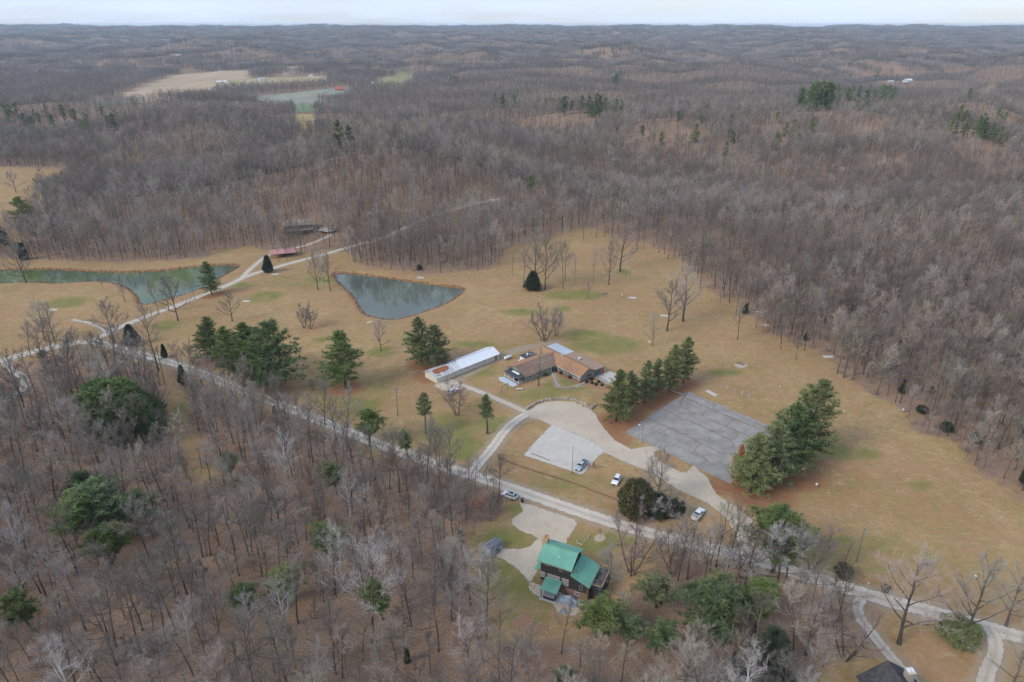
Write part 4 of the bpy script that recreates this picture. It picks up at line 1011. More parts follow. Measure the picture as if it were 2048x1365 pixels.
# undergrowth: brush, saplings with a few dry leaves
def brush(seed, leafy=0, h=2.2):
    r = random.Random(seed); mb = MB()
    for i in range(34):
        a = r.uniform(0, 6.28); rr = r.uniform(0, .9); p = Vector((rr*math.cos(a), rr*math.sin(a), -.1)); d = Vector((math.cos(a)*.5, math.sin(a)*.5, 1))+rvec(r)*.3
        pts = path_(r, p, d, h*r.uniform(.5, 1.1), 3, .2, .0)
        for q, w_ in zip(pts[:-1], pts[1:]): strip(mb, q, w_, .035, r)
        for k in range(9):
            q, dd = at_path(pts, r.uniform(.25, .99)); e = q+(dd+rvec(r)*.9).normalized()*r.uniform(.3, .8); strip(mb, q, e, .02, r)
            if leafy and r.random() < .6: clump(mb, e, r, .22, 3, .4, Vector((0, 0, .2)), 1)
    return bpy.data.objects.new('k', mb.mesh('k', [twig_red, oak_leaves]))
bpnts = allowed(jgrid(86, 330, 4.2, wfun), .8, .3)
thick = PX([(760,905),(900,955),(1000,990),(1005,1010),(990,1045),(950,1070),(900,1050),(860,1010),(800,950)])
corr = PX([(330,770),(420,790),(560,830),(740,905),(700,915),(560,880),(440,900),(390,850)])
dk = np.minimum(sdist(bpnts[:, 0], bpnts[:, 1], thick), sdist(bpnts[:, 0], bpnts[:, 1], corr)+3)
edge = opensd(bpnts[:, 0], bpnts[:, 1])
pr = np.where(dk < 0, 1.0, np.where(edge < 9, .7, .5)); bpnts = bpnts[rs.rand(len(bpnts)) < pr]
tx = jgrid(150, 215, 1.9, lambda y: 70); tx = allowed(tx[sdist(tx[:, 0], tx[:, 1], thick) < 0], .3, -.5)
bpnts = np.concatenate([bpnts, tx])
bi = np.where(rs.rand(len(bpnts)) < .035, 2, rs.randint(0, 2, len(bpnts)))
sapl = [joined(v[3], v[4], [bark, twig]) for v in BV['s']]
sp_pts = allowed(jgrid(88, 400, 6.0, wfun), 1.0, .6); sp_pts = sp_pts[rs.rand(len(sp_pts)) < .75]
U = np.concatenate([bpnts, sp_pts]); ui = np.concatenate([bi, 3+rs.randint(0, 3, len(sp_pts))]); us = np.concatenate([rs.uniform(.6, 1.4, len(bpnts)), rs.uniform(.4, .95, len(sp_pts))])
scatter('undergrowth', np.concatenate([U, hgt(U[:, 0], U[:, 1])[:, None]], 1), rs.uniform(0, 6.28, len(U)), us, ui, [brush(1), brush(2), brush(3, 1, 3.2)]+sapl, label='brown brush and saplings under the bare trees', cat='undergrowth')

rd = []
rr_ = random.Random(31)
for P in (POND1, POND2):
    k = len(P); ar = sum(P[i].x*P[(i+1) % k].y-P[(i+1) % k].x*P[i].y for i in range(k)); sg = 1 if ar > 0 else -1
    for i in range(k):
        d = P[(i+1) % k]-P[i]; l = d.length; d.normalize()
        for j in range(int(l/.45)+1):
            if rr_.random() < .2: continue
            q = P[i]+d*(rr_.random()*l)+Vector((sg*d.y, -sg*d.x, 0))*rr_.uniform(-.35, 1.1); rd.append((q.x, q.y))
rd = np.array(rd)
def tuft(seed):
    r = random.Random(seed); mb = MB()
    for i in range(26): p = Vector((r.uniform(-.3, .3), r.uniform(-.3, .3), 0)); strip(mb, p, p+(Vector((0, 0, 1))+rvec(r)*.5)*r.uniform(.4, .9), .07, r)
    return bpy.data.objects.new('k', mb.mesh('k', [mat('dead_reed', (.27, .12, .055), (.40, .24, .12), 1.0, .95, rand=.3)]))
scatter('pond_reeds', np.concatenate([rd, hgt(rd[:, 0], rd[:, 1])[:, None]], 1), rs.uniform(0, 6.28, len(rd)), rs.uniform(.5, 1.1, len(rd)), rs.randint(0, 2, len(rd)), [tuft(1), tuft(2)], label='rust brown dead reeds rimming the ponds', cat='reeds')

# ------------------------------------------------------------------ building materials
white_p = mat('white_paint', (.74, .74, .72), (.62, .62, .60), 1.5, .6)
cream = mat('cream_siding', (.62, .58, .48), (.54, .50, .41), 1.0, .7)
metal_w = mat('white_metal', (.74, .76, .78), (.66, .68, .71), .6, .45)
metal_o = mat('old_metal', (.55, .56, .57), (.44, .45, .46), .8, .5)
metal_b = mat('blue_grey_metal', (.36, .42, .47), (.42, .48, .52), .5, .5)
shingle_o = mat('orange_brown_shingle', (.37, .195, .095), (.27, .155, .09), .9, .9, bump=.5)
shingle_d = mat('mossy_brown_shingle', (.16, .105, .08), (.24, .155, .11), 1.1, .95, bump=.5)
rolled = mat('tan_rolled_roofing', (.34, .235, .165), (.27, .185, .13), .6, .9)
tar = mat('black_roofing', (.025, .03, .036), (.06, .068, .075), .8, .6)
sage = mat('sage_siding', (.27, .30, .235), (.22, .25, .195), 1.0, .75)
greenm = mat('green_metal_roof', (.105, .30, .21), (.155, .375, .275), .35, .5, detail=8)
darklog = mat('dark_log', (.022, .020, .018), (.045, .04, .035), 2.0, .8)
chink = mat('white_chinking', (.66, .64, .60), None, 1, .8)
brickm = mat('red_brown_brick', (.20, .115, .08), (.27, .165, .12), 6.0, .9)
tanwood = mat('tan_wood', (.48, .30, .14), (.38, .24, .12), 2.0, .8)
glassm = mat('window_glass', (.03, .04, .05), (.06, .075, .085), 1.0, .08)
tealglass = mat('teal_glass', (.03, .075, .085), (.06, .12, .13), 1.0, .1)
conc = mat('concrete', (.50, .47, .42), (.42, .39, .35), .8, .9)
concb = mat('pale_blue_concrete', (.50, .56, .60), (.44, .50, .55), .8, .9)
deckm = mat('dark_deck', (.045, .05, .058), (.07, .075, .085), 1.5, .8)
brownwood = mat('brown_wood', (.15, .09, .055), (.22, .14, .09), 2.0, .9)
greywood = mat('grey_wood', (.24, .215, .19), (.32, .29, .26), 2.0, .9)
red_p = mat('red_paint', (.55, .03, .03), None, 1, .6)
black_p = mat('black_plastic', (.015, .015, .017), None, 1, .5)
grey_p = mat('grey_paint', (.30, .33, .36), (.26, .29, .32), 1, .6)
slate = mat('slate_shingle', (.11, .125, .145), (.15, .165, .185), 1.2, .85)
stone_m = mat('field_stone', (.30, .26, .20), (.42, .37, .30), 1.5, .95, rand=.25)
tan_roof = mat('weathered_tan_roof', (.33, .27, .235), (.25, .20, .175), .7, .85)
pink_roof = mat('faded_red_roof', (.46, .25, .225), (.36, .18, .16), .8, .8)
darkroof = mat('dark_shingle', (.035, .034, .036), (.075, .07, .07), 1.0, .9, bump=.4)
mulch = mat('mulch', (.34, .19, .115), (.26, .14, .08), 3.0, .95)
soil = mat('bed_gravel', (.44, .37, .28), (.36, .29, .21), 3.0, .95)

def frame_window(parent, cx_, y, cz, w, h, face=-1, name='window', fm=None, gmn=None, rot=None):
    """window in a wall facing -y (face=-1), +y, or along x when rot is 'x' (face = sign)"""
    fm = fm or white_p; gmn = gmn or glassm; f, g_ = MB(), MB(); t_ = .07
    def bx(m, a0, a1, z0, z1, d0, d1):
        d0, d1 = sorted((y+face*d0, y+face*d1))
        if rot == 'x': m.box(d0, d1, a0, a1, z0, z1)
        else: m.box(a0, a1, d0, d1, z0, z1)
    bx(f, cx_-w/2-t_, cx_-w/2, cz-h/2-t_, cz+h/2+t_, .0, .07); bx(f, cx_+w/2, cx_+w/2+t_, cz-h/2-t_, cz+h/2+t_, .0, .07)
    bx(f, cx_-w/2, cx_+w/2, cz+h/2, cz+h/2+t_, .0, .07); bx(f, cx_-w/2-.05, cx_+w/2+.05, cz-h/2-t_, cz-h/2, .003, .10)
    bx(f, cx_-w/2, cx_+w/2, cz-.02, cz+.02, .0, .05)
    o = f.build(name, fm, parent); bx(g_, cx_-w/2, cx_+w/2, cz-h/2, cz+h/2, .0, .03); g_.build('pane', gmn, o); return o
def door(parent, cx_, y, w, h, face, m, rot=None, z0=0.0):
    d = MB(); d0, d1 = sorted((y, y+face*.06))
    if rot == 'x': d.box(d0, d1, cx_-w/2, cx_+w/2, z0+.02, z0+h)
    else: d.box(cx_-w/2, cx_+w/2, d0, d1, z0+.02, z0+h)
    o = d.build('door', m, parent); k = MB(); yy = y+face*.09
    c = (yy, cx_+w*.38, z0+1.0) if rot == 'x' else (cx_+w*.38, yy, z0+1.0)
    k.cbox(c, (.08, .08, .12)); k.build('handle', greywood, o); return o
def seams(parent, quad, step, m, hh=.035, ww=.05):
    """raised ribs of a metal roof, running from the first edge (quad 0-1) to the opposite edge (3-2)"""
    q = [Vector(p) for p in quad]; n = int((q[1]-q[0]).length/step); mb = MB(); nn = (q[1]-q[0]).cross(q[3]-q[0]).normalized(); nn = -nn if nn.z < 0 else nn
    ax = (q[1]-q[0]).normalized()*ww/2
    for i in range(n+1):
        f = (i+.02)/(n+.04); a = q[0].lerp(q[1], f); b = q[3].lerp(q[2], f)
        vs = [a-ax, a+ax, b+ax, b-ax]; mb.add([tuple(v+nn*hh) for v in vs]+[tuple(v-nn*.01) for v in vs], [(0,1,2,3),(0,4,5,1),(1,5,6,2),(2,6,7,3),(3,7,4,0)])
    o = mb.build('roof_ribs', m, parent); o['kind'] = 'stuff'; return o
def gable(mb, x0, x1, y0, y1, z0, ze, zr, m=0, along='x'):
    """walls with gable ends, ridge along x or y"""
    if along == 'x':
        ym = (y0+y1)/2
        pts = [(y0, z0), (y1, z0), (y1, ze), (ym, zr), (y0, ze)]; vs = [(x0, a, b) for a, b in pts]+[(x1, a, b) for a, b in pts]
    else:
        xm = (x0+x1)/2
        pts = [(x0, z0), (x1, z0), (x1, ze), (xm, zr), (x0, ze)]; vs = [(a, y0, b) for a, b in pts]+[(a, y1, b) for a, b in pts]
    mb.add(vs, [(0,1,2,3,4),(9,8,7,6,5)]+[(i, (i+1) % 5, 5+(i+1) % 5, 5+i) for i in range(5)], m)
def vent_pipe(parent, x, y, z, h=.6, r=.1, m=None, name='vent'):
    mb = MB(); mb.tube([(x, y, z-.2), (x, y, z+h)], r, 8); mb.tube([(x, y, z+h), (x, y, z+h+.06)], r*1.7, 8); return mb.build(name, m or metal_o, parent)

# ---- long white shed
sh = empty('long_shed', (-27.5, 227.3, 0), R(42.9), 'long low white metal roofed shed beside the pines', 'shed')
SL, SW_, SH, SR = 30.6, 7.6, 2.35, 4.0
mb = MB(); gable(mb, .15, SL-.15, .15, SW_-.15, 0, SH, SR-.14); mb.build('wall', cream, sh)
cut = 11.2
def rf(x0, x1, dz, m, side):
    y0, ym, y1 = -.3, SW_/2, SW_+.3; ze, zr = SH-.02+dz, SR+dz
    q = [(x0, y0, ze), (x1, y0, ze), (x1, ym, zr), (x0, ym, zr)] if side < 0 else [(x1, y1, ze), (x0, y1, ze), (x0, ym, zr), (x1, ym, zr)]
    mb = MB(); mb.slab(q, .06); o = mb.build('roof_slope', m, sh); return o, q
for x0, x1, dz, m in ((-.35, cut-2.2, 0, metal_o), (cut, SL+.35, .09, metal_w)):
    for sd_ in (-1, 1):
        o, q = rf(x0, x1, dz, m, sd_); seams(o, q, .92, m, .03, .04)
for k in range(4):
    o, q = rf(cut-2.2+.55*k+.02, cut-2.2+.55*k+.5, .10+.004*k, [metal_w, metal_o][k % 2], -1); o.name = 'roof_panel'
rf(cut-2.2+.02, cut-.02, .10, metal_o, 1)
mb = MB(); mb.tube([(-.2, SW_/2, SR+.05), (SL+.3, SW_/2, SR+.11)], .12, 6); mb.build('ridge_cap', metal_w, sh)
mb = MB(); mb.slab([(-.38, -.34, SH+.02), (.1, -.34, SH+.02), (.1, SW_/2, SR+.05), (-.38, SW_/2, SR+.05)], .10); mb.slab([(.1, SW_+.34, SH+.02), (-.38, SW_+.34, SH+.02), (-.38, SW_/2, SR+.05), (.1, SW_/2, SR+.05)], .10); mb.build('barge_board', metal_b, sh)
r = random.Random(4); mb = MB()
pl = [(.9,.5),(2.2,.36),(3.6,.42),(4.8,.30),(5.6,.46),(6.6,.38),(7.3,.6),(6.9,.9),(4,.97),(1.3,.93),(.5,.75)]
pts = []
for x, f in pl: pts.append(Vector((x, f*SW_/2, SH+(SR-SH)*f+.065)))
pp = smooth(pts, .3, True); mb.add([(p.x+r.uniform(-.12, .12), p.y+r.uniform(-.1, .1), SH+(SR-SH)*min(max((p.y+.3)/(SW_/2+.3), 0), 1)+.07) for p in pp], [tuple(range(len(pp)))])
for k in range(40):
    x, y = r.uniform(.3, 8.2), r.uniform(.4, 3.5); s_ = r.uniform(.08, .3); z = SH+(SR-SH)*(y+.3)/(SW_/2+.3)+.072
    mb.add([(x-s_, y-s_*.6, z-.02), (x+s_, y-s_*.4, z-.02), (x+s_*.7, y+s_*.6, z+.04), (x-s_*.8, y+s_*.5, z+.04)], [(0, 1, 2, 3)])
mb.build('fallen_needles', mat('rust_needles', (.27, .085, .035), (.36, .14, .06), 3, .95), sh)
for x in (14, 18.5, 23): frame_window(sh, x, .15, 1.75, .7, .4)
door(sh, SW_*.45, SL-.15, 2.2, 2.1, 1, white_p, 'x'); door(sh, SL-1.5, .15, .9, 2.0, -1, brownwood)

# ---- low brown roofed building with two wings (x along the short wing, y along the long wing)
mbld = empty('low_building', (25.0, 228.1, 0), R(39.5), 'low sage building with orange brown roofs in two wings', 'building')
mb = MB(); gable(mb, 0, 7.2, .01, 26.4, 0, 2.75, 4.65, 0, 'y'); mb.build('wall', sage, mbld)
mb = MB(); gable(mb, -15.3, -.01, 13.0, 24.0, 0, 2.6, 4.5, 0, 'x'); mb.build('wall', sage, mbld)
mb = MB(); mb.box(7.2, 12.4, .05, 26.2, 0, 2.95); mb.build('wall', sage, mbld)
mb = MB(); mb.box(-5.6, .3, 23.6, 27.6, 0, 2.75); mb.build('wall', white_p, mbld)
def slope(name, q, m, th=.12): mb = MB(); mb.slab(q, th); return mb.build(name, m, mbld)
slope('roof_slope', [(-.5, -.5, 2.62), (-.5, 12.5, 2.62), (3.6, 18.5, 4.80), (3.6, -.5, 4.80)], shingle_o)
slope('roof_slope', [(-.5, 24.5, 2.62), (-.5, 26.9, 2.62), (3.6, 26.9, 4.80), (3.6, 18.5, 4.80)], shingle_o)
slope('roof_slope', [(3.6, -.5, 4.80), (3.6, 26.9, 4.80), (7.4, 26.9, 3.1), (7.4, -.5, 3.1)], shingle_o)
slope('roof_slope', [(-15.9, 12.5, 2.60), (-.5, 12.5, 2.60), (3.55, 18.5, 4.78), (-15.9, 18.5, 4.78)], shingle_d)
slope('roof_slope', [(-15.9, 18.5, 4.78), (3.55, 18.5, 4.78), (-.5, 24.5, 2.60), (-15.9, 24.5, 2.60)], shingle_o)
slope('flat_roof', [(7.42, -.4, 3.16), (12.8, -.4, 3.0), (12.8, 16.3, 3.0), (7.42, 16.3, 3.16)], rolled, .22)
o = slope('flat_roof', [(7.42, 16.32, 3.20), (12.8, 16.32, 3.04), (12.8, 26.8, 3.04), (7.42, 26.8, 3.20)], metal_b, .22)
slope('flat_roof', [(-5.9, 23.9, 2.95), (.0, 23.9, 2.95), (.0, 27.9, 2.85), (-5.9, 27.9, 2.85)], tar, .2)
mb = MB(); mb.tube([(-15.9, 18.5, 4.82), (3.6, 18.5, 4.82)], .13, 6); mb.tube([(3.6, 26.9, 4.84), (3.6, -.5, 4.84)], .13, 6); mb.tube([(-.3, 5.8, 2.75), (3.5, 9.6, 4.82)], .10, 5); mb.build('ridge_cap', mat('ridge_shingle', (.48, .27, .13), (.40, .22, .11), 1, .9), mbld)
mb = MB(); mb.slab([(-.55, -.55, 2.56), (-.55, 12.4, 2.56), (-.47, 12.4, 2.56), (-.47, -.55, 2.56)], .16); mb.build('gutter', white_p, mbld)
# long window strip on the long wing front, piers of glass between white bars
mb = MB(); mb.box(-.06, 0, 1.2, 9.0, 1.35, 2.35); ws = mb.build('window_strip', white_p, mbld)
for k in range(10):
    mb = MB(); mb.box(-.10, -.063, 1.28+.77*k, 1.93+.77*k, 1.45, 2.25); mb.build('pane', glassm, ws)
frame_window(mbld, 11.0, 0, 1.6, 1.3, .9, -1, rot='x')
for xx in (-13, -9.5, -3.5): frame_window(mbld, xx, 13.0, 1.6, .95, 1.1, -1)
door(mbld, -1.6, 13.0, 1.0, 2.1, -1, black_p); mb = MB(); mb.box(-2.35, -2.2, 12.92, 13, 0, 2.25); mb.box(-1.0, -.85, 12.92, 13, 0, 2.25); mb.build('door_frame', white_p, mbld)
# end wall: large teal windows, red door
for xx, w in ((8.0, 1.0), (9.2, 1.0), (10.35, 1.0)): frame_window(mbld, xx, .05, 1.5, w, 1.9, -1, fm=sage, gmn=tealglass)
frame_window(mbld, 4.6, .01, 1.7, 2.2, .5, -1, fm=brownwood)
door(mbld, 12.0, .05, .8, 2.1, -1, red_p)
mb = MB(); mb.box(-.14, -.01, -.12, 12.9, 0, .75); mb.box(-.14, 6.9, -.12, -.0, 0, .75); mb.build('base_course', brickm, mbld)
# porch on the gable end of the short wing
slope('porch_roof', [(-18.6, 13.0, 2.35), (-15.35, 13.0, 3.0), (-15.35, 21.6, 3.0), (-18.6, 21.6, 2.35)], tar, .12)
mb = MB(); mb.slab([(-16.9, 15.2, 2.82), (-16.0, 15.2, 3.0), (-16.0, 19.0, 3.0), (-16.9, 19.0, 2.82)], .02); mb.build('porch_skylight', metal_w, mbld)
for yy in (13.2, 16.0, 18.7, 21.3): mb = MB(); mb.box(-18.45, -18.3, yy-.07, yy+.07, 0, 2.33); mb.build('porch_post', white_p, mbld)
mb = MB(); mb.box(-18.5, -15.4, 13.1, 21.4, .0, .35); mb.build('porch_floor', greywood, mbld)
mb = MB(); mb.box(-18.42, -18.36, 13.2, 21.3, .9, 1.0)
for k in range(33): mb.box(-18.41, -18.37, 13.25+.25*k, 13.29+.25*k, .35, .9)
mb.build('porch_railing', white_p, mbld)
vent_pipe(mbld, -3.6, 25.6, 2.9, .8, .28, metal_w); vent_pipe(mbld, -2.4, 25.2, 2.9, .5, .12, metal_w); vent_pipe(mbld, 1.2, 4.5, 3.6, .5, .10); vent_pipe(mbld, 3.8, 14.0, 4.7, .35, .2, metal_w)
mb = MB(); mb.box(8.6, 9.6, 9.2, 10.2, 3.1, 3.8); mb.box(8.5, 9.7, 9.1, 10.3, 3.8, 3.88); mb.build('roof_fan', metal_o, mbld)
mb = MB(); mb.box(-7.4, -6.0, 24.6, 26.6, 0, 1.7); mb.build('cooler_box', white_p, mbld)
mb = MB(); mb.box(7.3, 15.5, -7.0, -.15, 0, .07); tag(mb.build('slab', conc, mbld)); 
mb = MB()
for k in range(10): mb.box(7.2, 7.3, -6.8+.72*k, -6.72+.72*k, .07, 1.0)
mb.box(7.2, 7.3, -6.9, -.2, 1.0, 1.08); mb.build('ramp_railing', brownwood, mbld)
mb = MB(); mb.prism([(-20.9, 13.2), (-18.55, 13.6), (-18.55, 21.4), (-20.0, 22.6), (-21.6, 20.5), (-21.2, 16)], 0, .06); mb.build('patio_slab', concb, mbld)
mbp = [(-.2, -.15), (-.2, 12.8), (-1.2, 12.6), (-1.5, 6), (-1.3, -.5), (0, -1.6), (6.5, -1.6), (7, -3.4), (7.1, -.15)]
mb = MB(); mb.prism(mbp, 0, .05); mb.build('mulch_bed', mulch, mbld)

# ---- house with the green roof (x along the front, y to the back)
gh = empty('green_roofed_house', (6.7, 125.9, 0), R(-25), 'dark log house with green metal roofs and white chinking', 'house')
mb = MB(); mb.box(0, 11.3, 0, 6.6, 0, 2.3); mb.build('basement_wall', brickm, gh)
mb = MB(); gable(mb, -.06, 7.4, -.06, 6.66, 2.303, 8.2, 9.75); mb.build('wall', darklog, gh)
mb = MB(); mb.add([(7.403, -.05, 2.3), (11.36, -.05, 2.3), (11.36, 6.65, 2.3), (7.403, 6.65, 2.3), (7.403, -.05, 6.5), (11.36, -.05, 4.95), (11.36, 6.65, 4.95), (7.403, 6.65, 6.5)], [(0,1,5,4),(1,2,6,5),(2,3,7,6),(4,5,6,7),(3,2,1,0),(0,4,7,3)]); mb.build('wall', darklog, gh)
mb = MB(); mb.box(11.365, 11.44, -.1, 6.7, 0, 4.8); mb.build('side_cladding', mat('tan_siding', (.36, .26, .13), (.30, .21, .10), 1, .8), gh)
def gslope(q, nm='roof_slope', m=greenm, st=.46):
    mb = MB(); mb.slab(q, .14); o = mb.build(nm, m, gh); seams(o, q, st, m, .025, .035); return o
gslope([(-.75, -.75, 8.1), (7.75, -.75, 8.1), (7.75, 3.3, 9.98), (-.75, 3.3, 9.98)])
gslope([(7.75, 7.35, 8.1), (-.75, 7.35, 8.1), (-.75, 3.3, 9.98), (7.75, 3.3, 9.98)])
gslope([(12.0, -.7, 4.85), (12.0, 7.3, 4.85), (7.42, 7.3, 6.75), (7.42, -.7, 6.75)])
mb = MB(); mb.tube([(-.75, 3.3, 10.0), (7.75, 3.3, 10.0)], .12, 6); mb.build('ridge_cap', greenm, gh)
mb = MB(); mb.slab([(-.8, -.83, 8.01), (7.8, -.83, 8.01), (7.8, -.76, 8.01), (-.8, -.76, 8.01)], .16); mb.build('gutter', greywood, gh)
mb = MB(); mb.slab([(12.02, -.75, 4.78), (12.1, -.75, 4.78), (12.1, 7.3, 4.78), (12.02, 7.3, 4.78)], .16); mb.build('gutter', greywood, gh)
for zc in (2.75, 3.2, 3.65, 4.1, 4.5):
    for x0, x1 in ((-.05, 1.0), (1.75, 4.7), (5.35, 6.9)):
        if zc < 2.9 and x0 < 5: continue
        mb = MB(); mb.box(x0, x1, -.10, -.063, zc, zc+.15); mb.build('chinking', chink, gh)
for x, z, w, h in ((1.4, 7.3, .6, .75), (4.9, 6.9, .6, .8), (1.38, 3.75, .55, 1.35), (5.02, 3.75, .5, 1.35), (9.9, 3.6, .55, 1.2)): frame_window(gh, x, -.06, z, w, h, fm=greywood)
frame_window(gh, 9.0, 0, 1.35, 1.0, .75)
for y in (2, 4.6): frame_window(gh, y, 11.44, 3.6, 1.0, 1.2, 1, rot='x')
for y in (1.8, 4.4): frame_window(gh, y, -.06, 5.8, .8, 1.0, -1, rot='x', fm=greywood)
mb = MB(); mb.box(-1.35, -.1, 3.75, 5.15, 0, 10.75); mb.box(-1.42, -.03, 3.68, 5.22, 10.75, 10.95); ch = mb.build('chimney', mat('tan_brick', (.50, .33, .18), (.40, .25, .13), 6, .9), gh)
for y in (4.1, 4.8): mb = MB(); mb.tube([(-.72, y, 10.9), (-.72, y, 11.2)], .22, 8); mb.build('flue', mat('terracotta', (.32, .12, .06), None, 1, .9), ch)
vent_pipe(gh, 3.9, 1.3, 8.75, .45, .09, metal_w); vent_pipe(gh, 8.3, 2.0, 6.45, .45, .08, metal_w)
gslope([(1.3, -3.5, 2.75), (5.35, -3.5, 2.75), (5.35, -.12, 3.6), (1.3, -.12, 3.6)], 'porch_roof')
for x in (1.5, 5.15): mb = MB(); mb.box(x-.07, x+.07, -3.35, -3.21, 0, 2.68); mb.build('porch_post', black_p, gh)
mb = MB(); mb.box(1.2, 5.5, -3.9, -.02, 0, .16); mb.build('porch_slab', conc, gh)
gslope([(-1.75, .2, 4.5), (-1.75, 2.6, 4.5), (-.07, 2.6, 5.1), (-.07, .2, 5.1)], 'side_awning')
# deck
mb = MB(); mb.box(11.45, 14.3, 1.4, 8.4, 3.05, 3.25); mb.build('deck', deckm, gh)
for x, y in ((11.7, 1.6), (14.1, 1.6), (14.1, 5), (14.1, 8.2), (11.7, 8.2)): mb = MB(); mb.box(x-.08, x+.08, y-.08, y+.08, 0, 4.25); mb.build('deck_post', deckm, gh)
mb = MB(); mb.box(14.15, 14.32, 1.3, 8.5, 4.2, 4.3); mb.box(11.5, 14.3, 8.33, 8.5, 4.2, 4.3); mb.box(11.5, 14.3, 1.3, 1.45, 4.2, 4.3); mb.build('deck_rail', tanwood, gh)
mb = MB()
for k in range(28): mb.box(14.21, 14.25, 1.5+.25*k, 1.54+.25*k, 3.25, 4.2)
for k in range(11): mb.box(11.6+.25*k, 11.64+.25*k, 1.36, 1.40, 3.25, 4.2)
mb.build('deck_baluster', deckm, gh)
mb = MB(); mb.box(11.5, 14.25, 1.42, 1.46, 0, 3.0); mb.box(14.2, 14.24, 1.5, 8.3, 0, 3.0); mb.build('deck_skirt', darklog, gh)
def wp_(p, o=gh):   # point in the house frame -> world
    a = o.rotation_euler.z; return Vector((o.location.x+p[0]*math.cos(a)-p[1]*math.sin(a), o.location.y+p[0]*math.sin(a)+p[1]*math.cos(a), p[2]))
ht = empty('hot_tub', wp_((3.3, -2.5, .16)), R(-25), 'dark covered hot tub under the small green porch roof', 'hot tub')
mb = MB(); mb.box(-1.3, 1.3, -.8, .8, 0, .75); mb.build('shell', black_p, ht); mb = MB(); mb.box(-1.35, 1.35, -.85, .85, .75, .88); mb.build('cover', grey_p, ht)
# tarp covered heap: one draped sheet
r = random.Random(8); mb = MB(); nx_, ny_ = 22, 14; vs = []
for j in range(ny_+1):
    for i in range(nx_+1):
        u, v = i/nx_*2-1, j/ny_*2-1; k = max(0, 1-(abs(u)**3.2)-(abs(v)**3)); z = 1.15*k**.45*(1+.18*math.sin(5*u+1)+.14*math.sin(7*v+2*u)) + r.uniform(-.07, .09)*(k > .02)
        vs.append((u*2.35*(1+.05*math.sin(6*v)), v*1.25*(1+.1*math.sin(4*u)), max(.02, z)))
mb.add(vs, [(j*(nx_+1)+i, j*(nx_+1)+i+1, (j+1)*(nx_+1)+i+1, (j+1)*(nx_+1)+i) for j in range(ny_) for i in range(nx_)])
o = mb.build('tarp', mat('blue_grey_tarp', (.20, .25, .31), (.36, .42, .48), 2.5, .35), None, False); o.location = wp_((7.6, -1.75, 0)); o.rotation_euler = (0, 0, R(-25)); tag(o, 'crumpled blue grey tarp over a heap against the dark log house', 'tarp')
ac = empty('air_conditioner', wp_((10.4, -1.3, 0)), 0, 'round topped white air conditioner unit beside the tarp', 'air conditioner')
mb = MB(); mb.tube([(0, 0, 0), (0, 0, .85)], .48, 12); mb.build('casing', metal_w, ac); mb = MB(); mb.tube([(0, 0, .85), (0, 0, .9)], .36, 12); mb.build('fan_grille', black_p, ac)
fr_ = empty('fire_ring', G(1127, 1224), 0, 'stone fire ring at the end of the gravel patio', 'fire ring')
for k in range(12): a = k*.5236; mb = MB(); mb.blob((.75*math.cos(a), .75*math.sin(a), .12), (.2, .2, .16), k); mb.build('stone', stone_m, fr_)
mb = MB(); mb.tube([(0, 0, 0), (0, 0, .08)], .6, 12); mb.build('ash', grey_p, fr_)
# garden shed with gambrel roof
gs = empty('garden_shed', G(985, 1103), R(-43), 'small grey gambrel roofed garden shed at the gravel yard', 'shed')
pf = [(-1.5, 0), (1.5, 0), (1.5, 1.75), (1.0, 2.55), (0, 2.95), (-1.0, 2.55), (-1.5, 1.75)]
mb = MB(); vs = [(x, -2.0, z) for x, z in pf]+[(x, 2.0, z) for x, z in pf]; mb.add(vs, [tuple(range(6, -1, -1)), tuple(range(7, 14))]+[(i, (i+1) % 7, 7+(i+1) % 7, 7+i) for i in range(7)]); mb.build('wall', grey_p, gs)
for a, b in ((2, 3), (3, 4), (4, 5), (5, 6)):
    (x0, z0), (x1, z1) = pf[a], pf[b]; k = 1.07; mb = MB(); mb.slab([(x0*k, -2.15, z0+.10), (x0*k, 2.15, z0+.10), (x1*k, 2.15, z1+.10), (x1*k, -2.15, z1+.10)], .06); mb.build('roof_slope', slate, gs)
door(gs, .2, 1.5, 1.5, 1.7, 1, black_p, 'x')
for y in (-1.2, -.4, .4): mb = MB(); mb.box(-.9, -.7, y, y+.18, 2.75, 2.85); mb.build('roof_vent', metal_w, gs)
# ---- dark roofed house at the bottom right corner
dh = empty('dark_roofed_house', (74.5, 89.8, 0), R(95), 'dark shingle roofed house with stone chimney, cut off at bottom right', 'house')
mb = MB(); gable(mb, -9, 9, -5, 5, 0, 3.0, 6.2); mb.build('wall', brownwood, dh)
for sg in (-1, 1): mb = MB(); mb.slab([(-9.6*sg, -5.7*sg, 2.65), (9.6*sg, -5.7*sg, 2.65), (9.6*sg, 0, 6.45), (-9.6*sg, 0, 6.45)], .15); mb.build('roof_slope', darkroof, dh)
mb = MB(); mb.box(5.6, 7.0, -3.2, -1.8, 0, 7.0); c_ = mb.build('chimney', stone_m, dh)
mb = MB(); mb.box(5.5, 7.1, -3.3, -1.7, 7.0, 7.15); mb.build('chimney_cap', conc, c_)
for y in (-2.85, -2.15): mb = MB(); mb.box(5.9, 6.7, y-.2, y+.2, 7.15, 7.4); mb.build('flue', metal_w, c_)
frame_window(dh, 0, 9.0, 1.7, 1.4, 1.2, 1, rot='x')
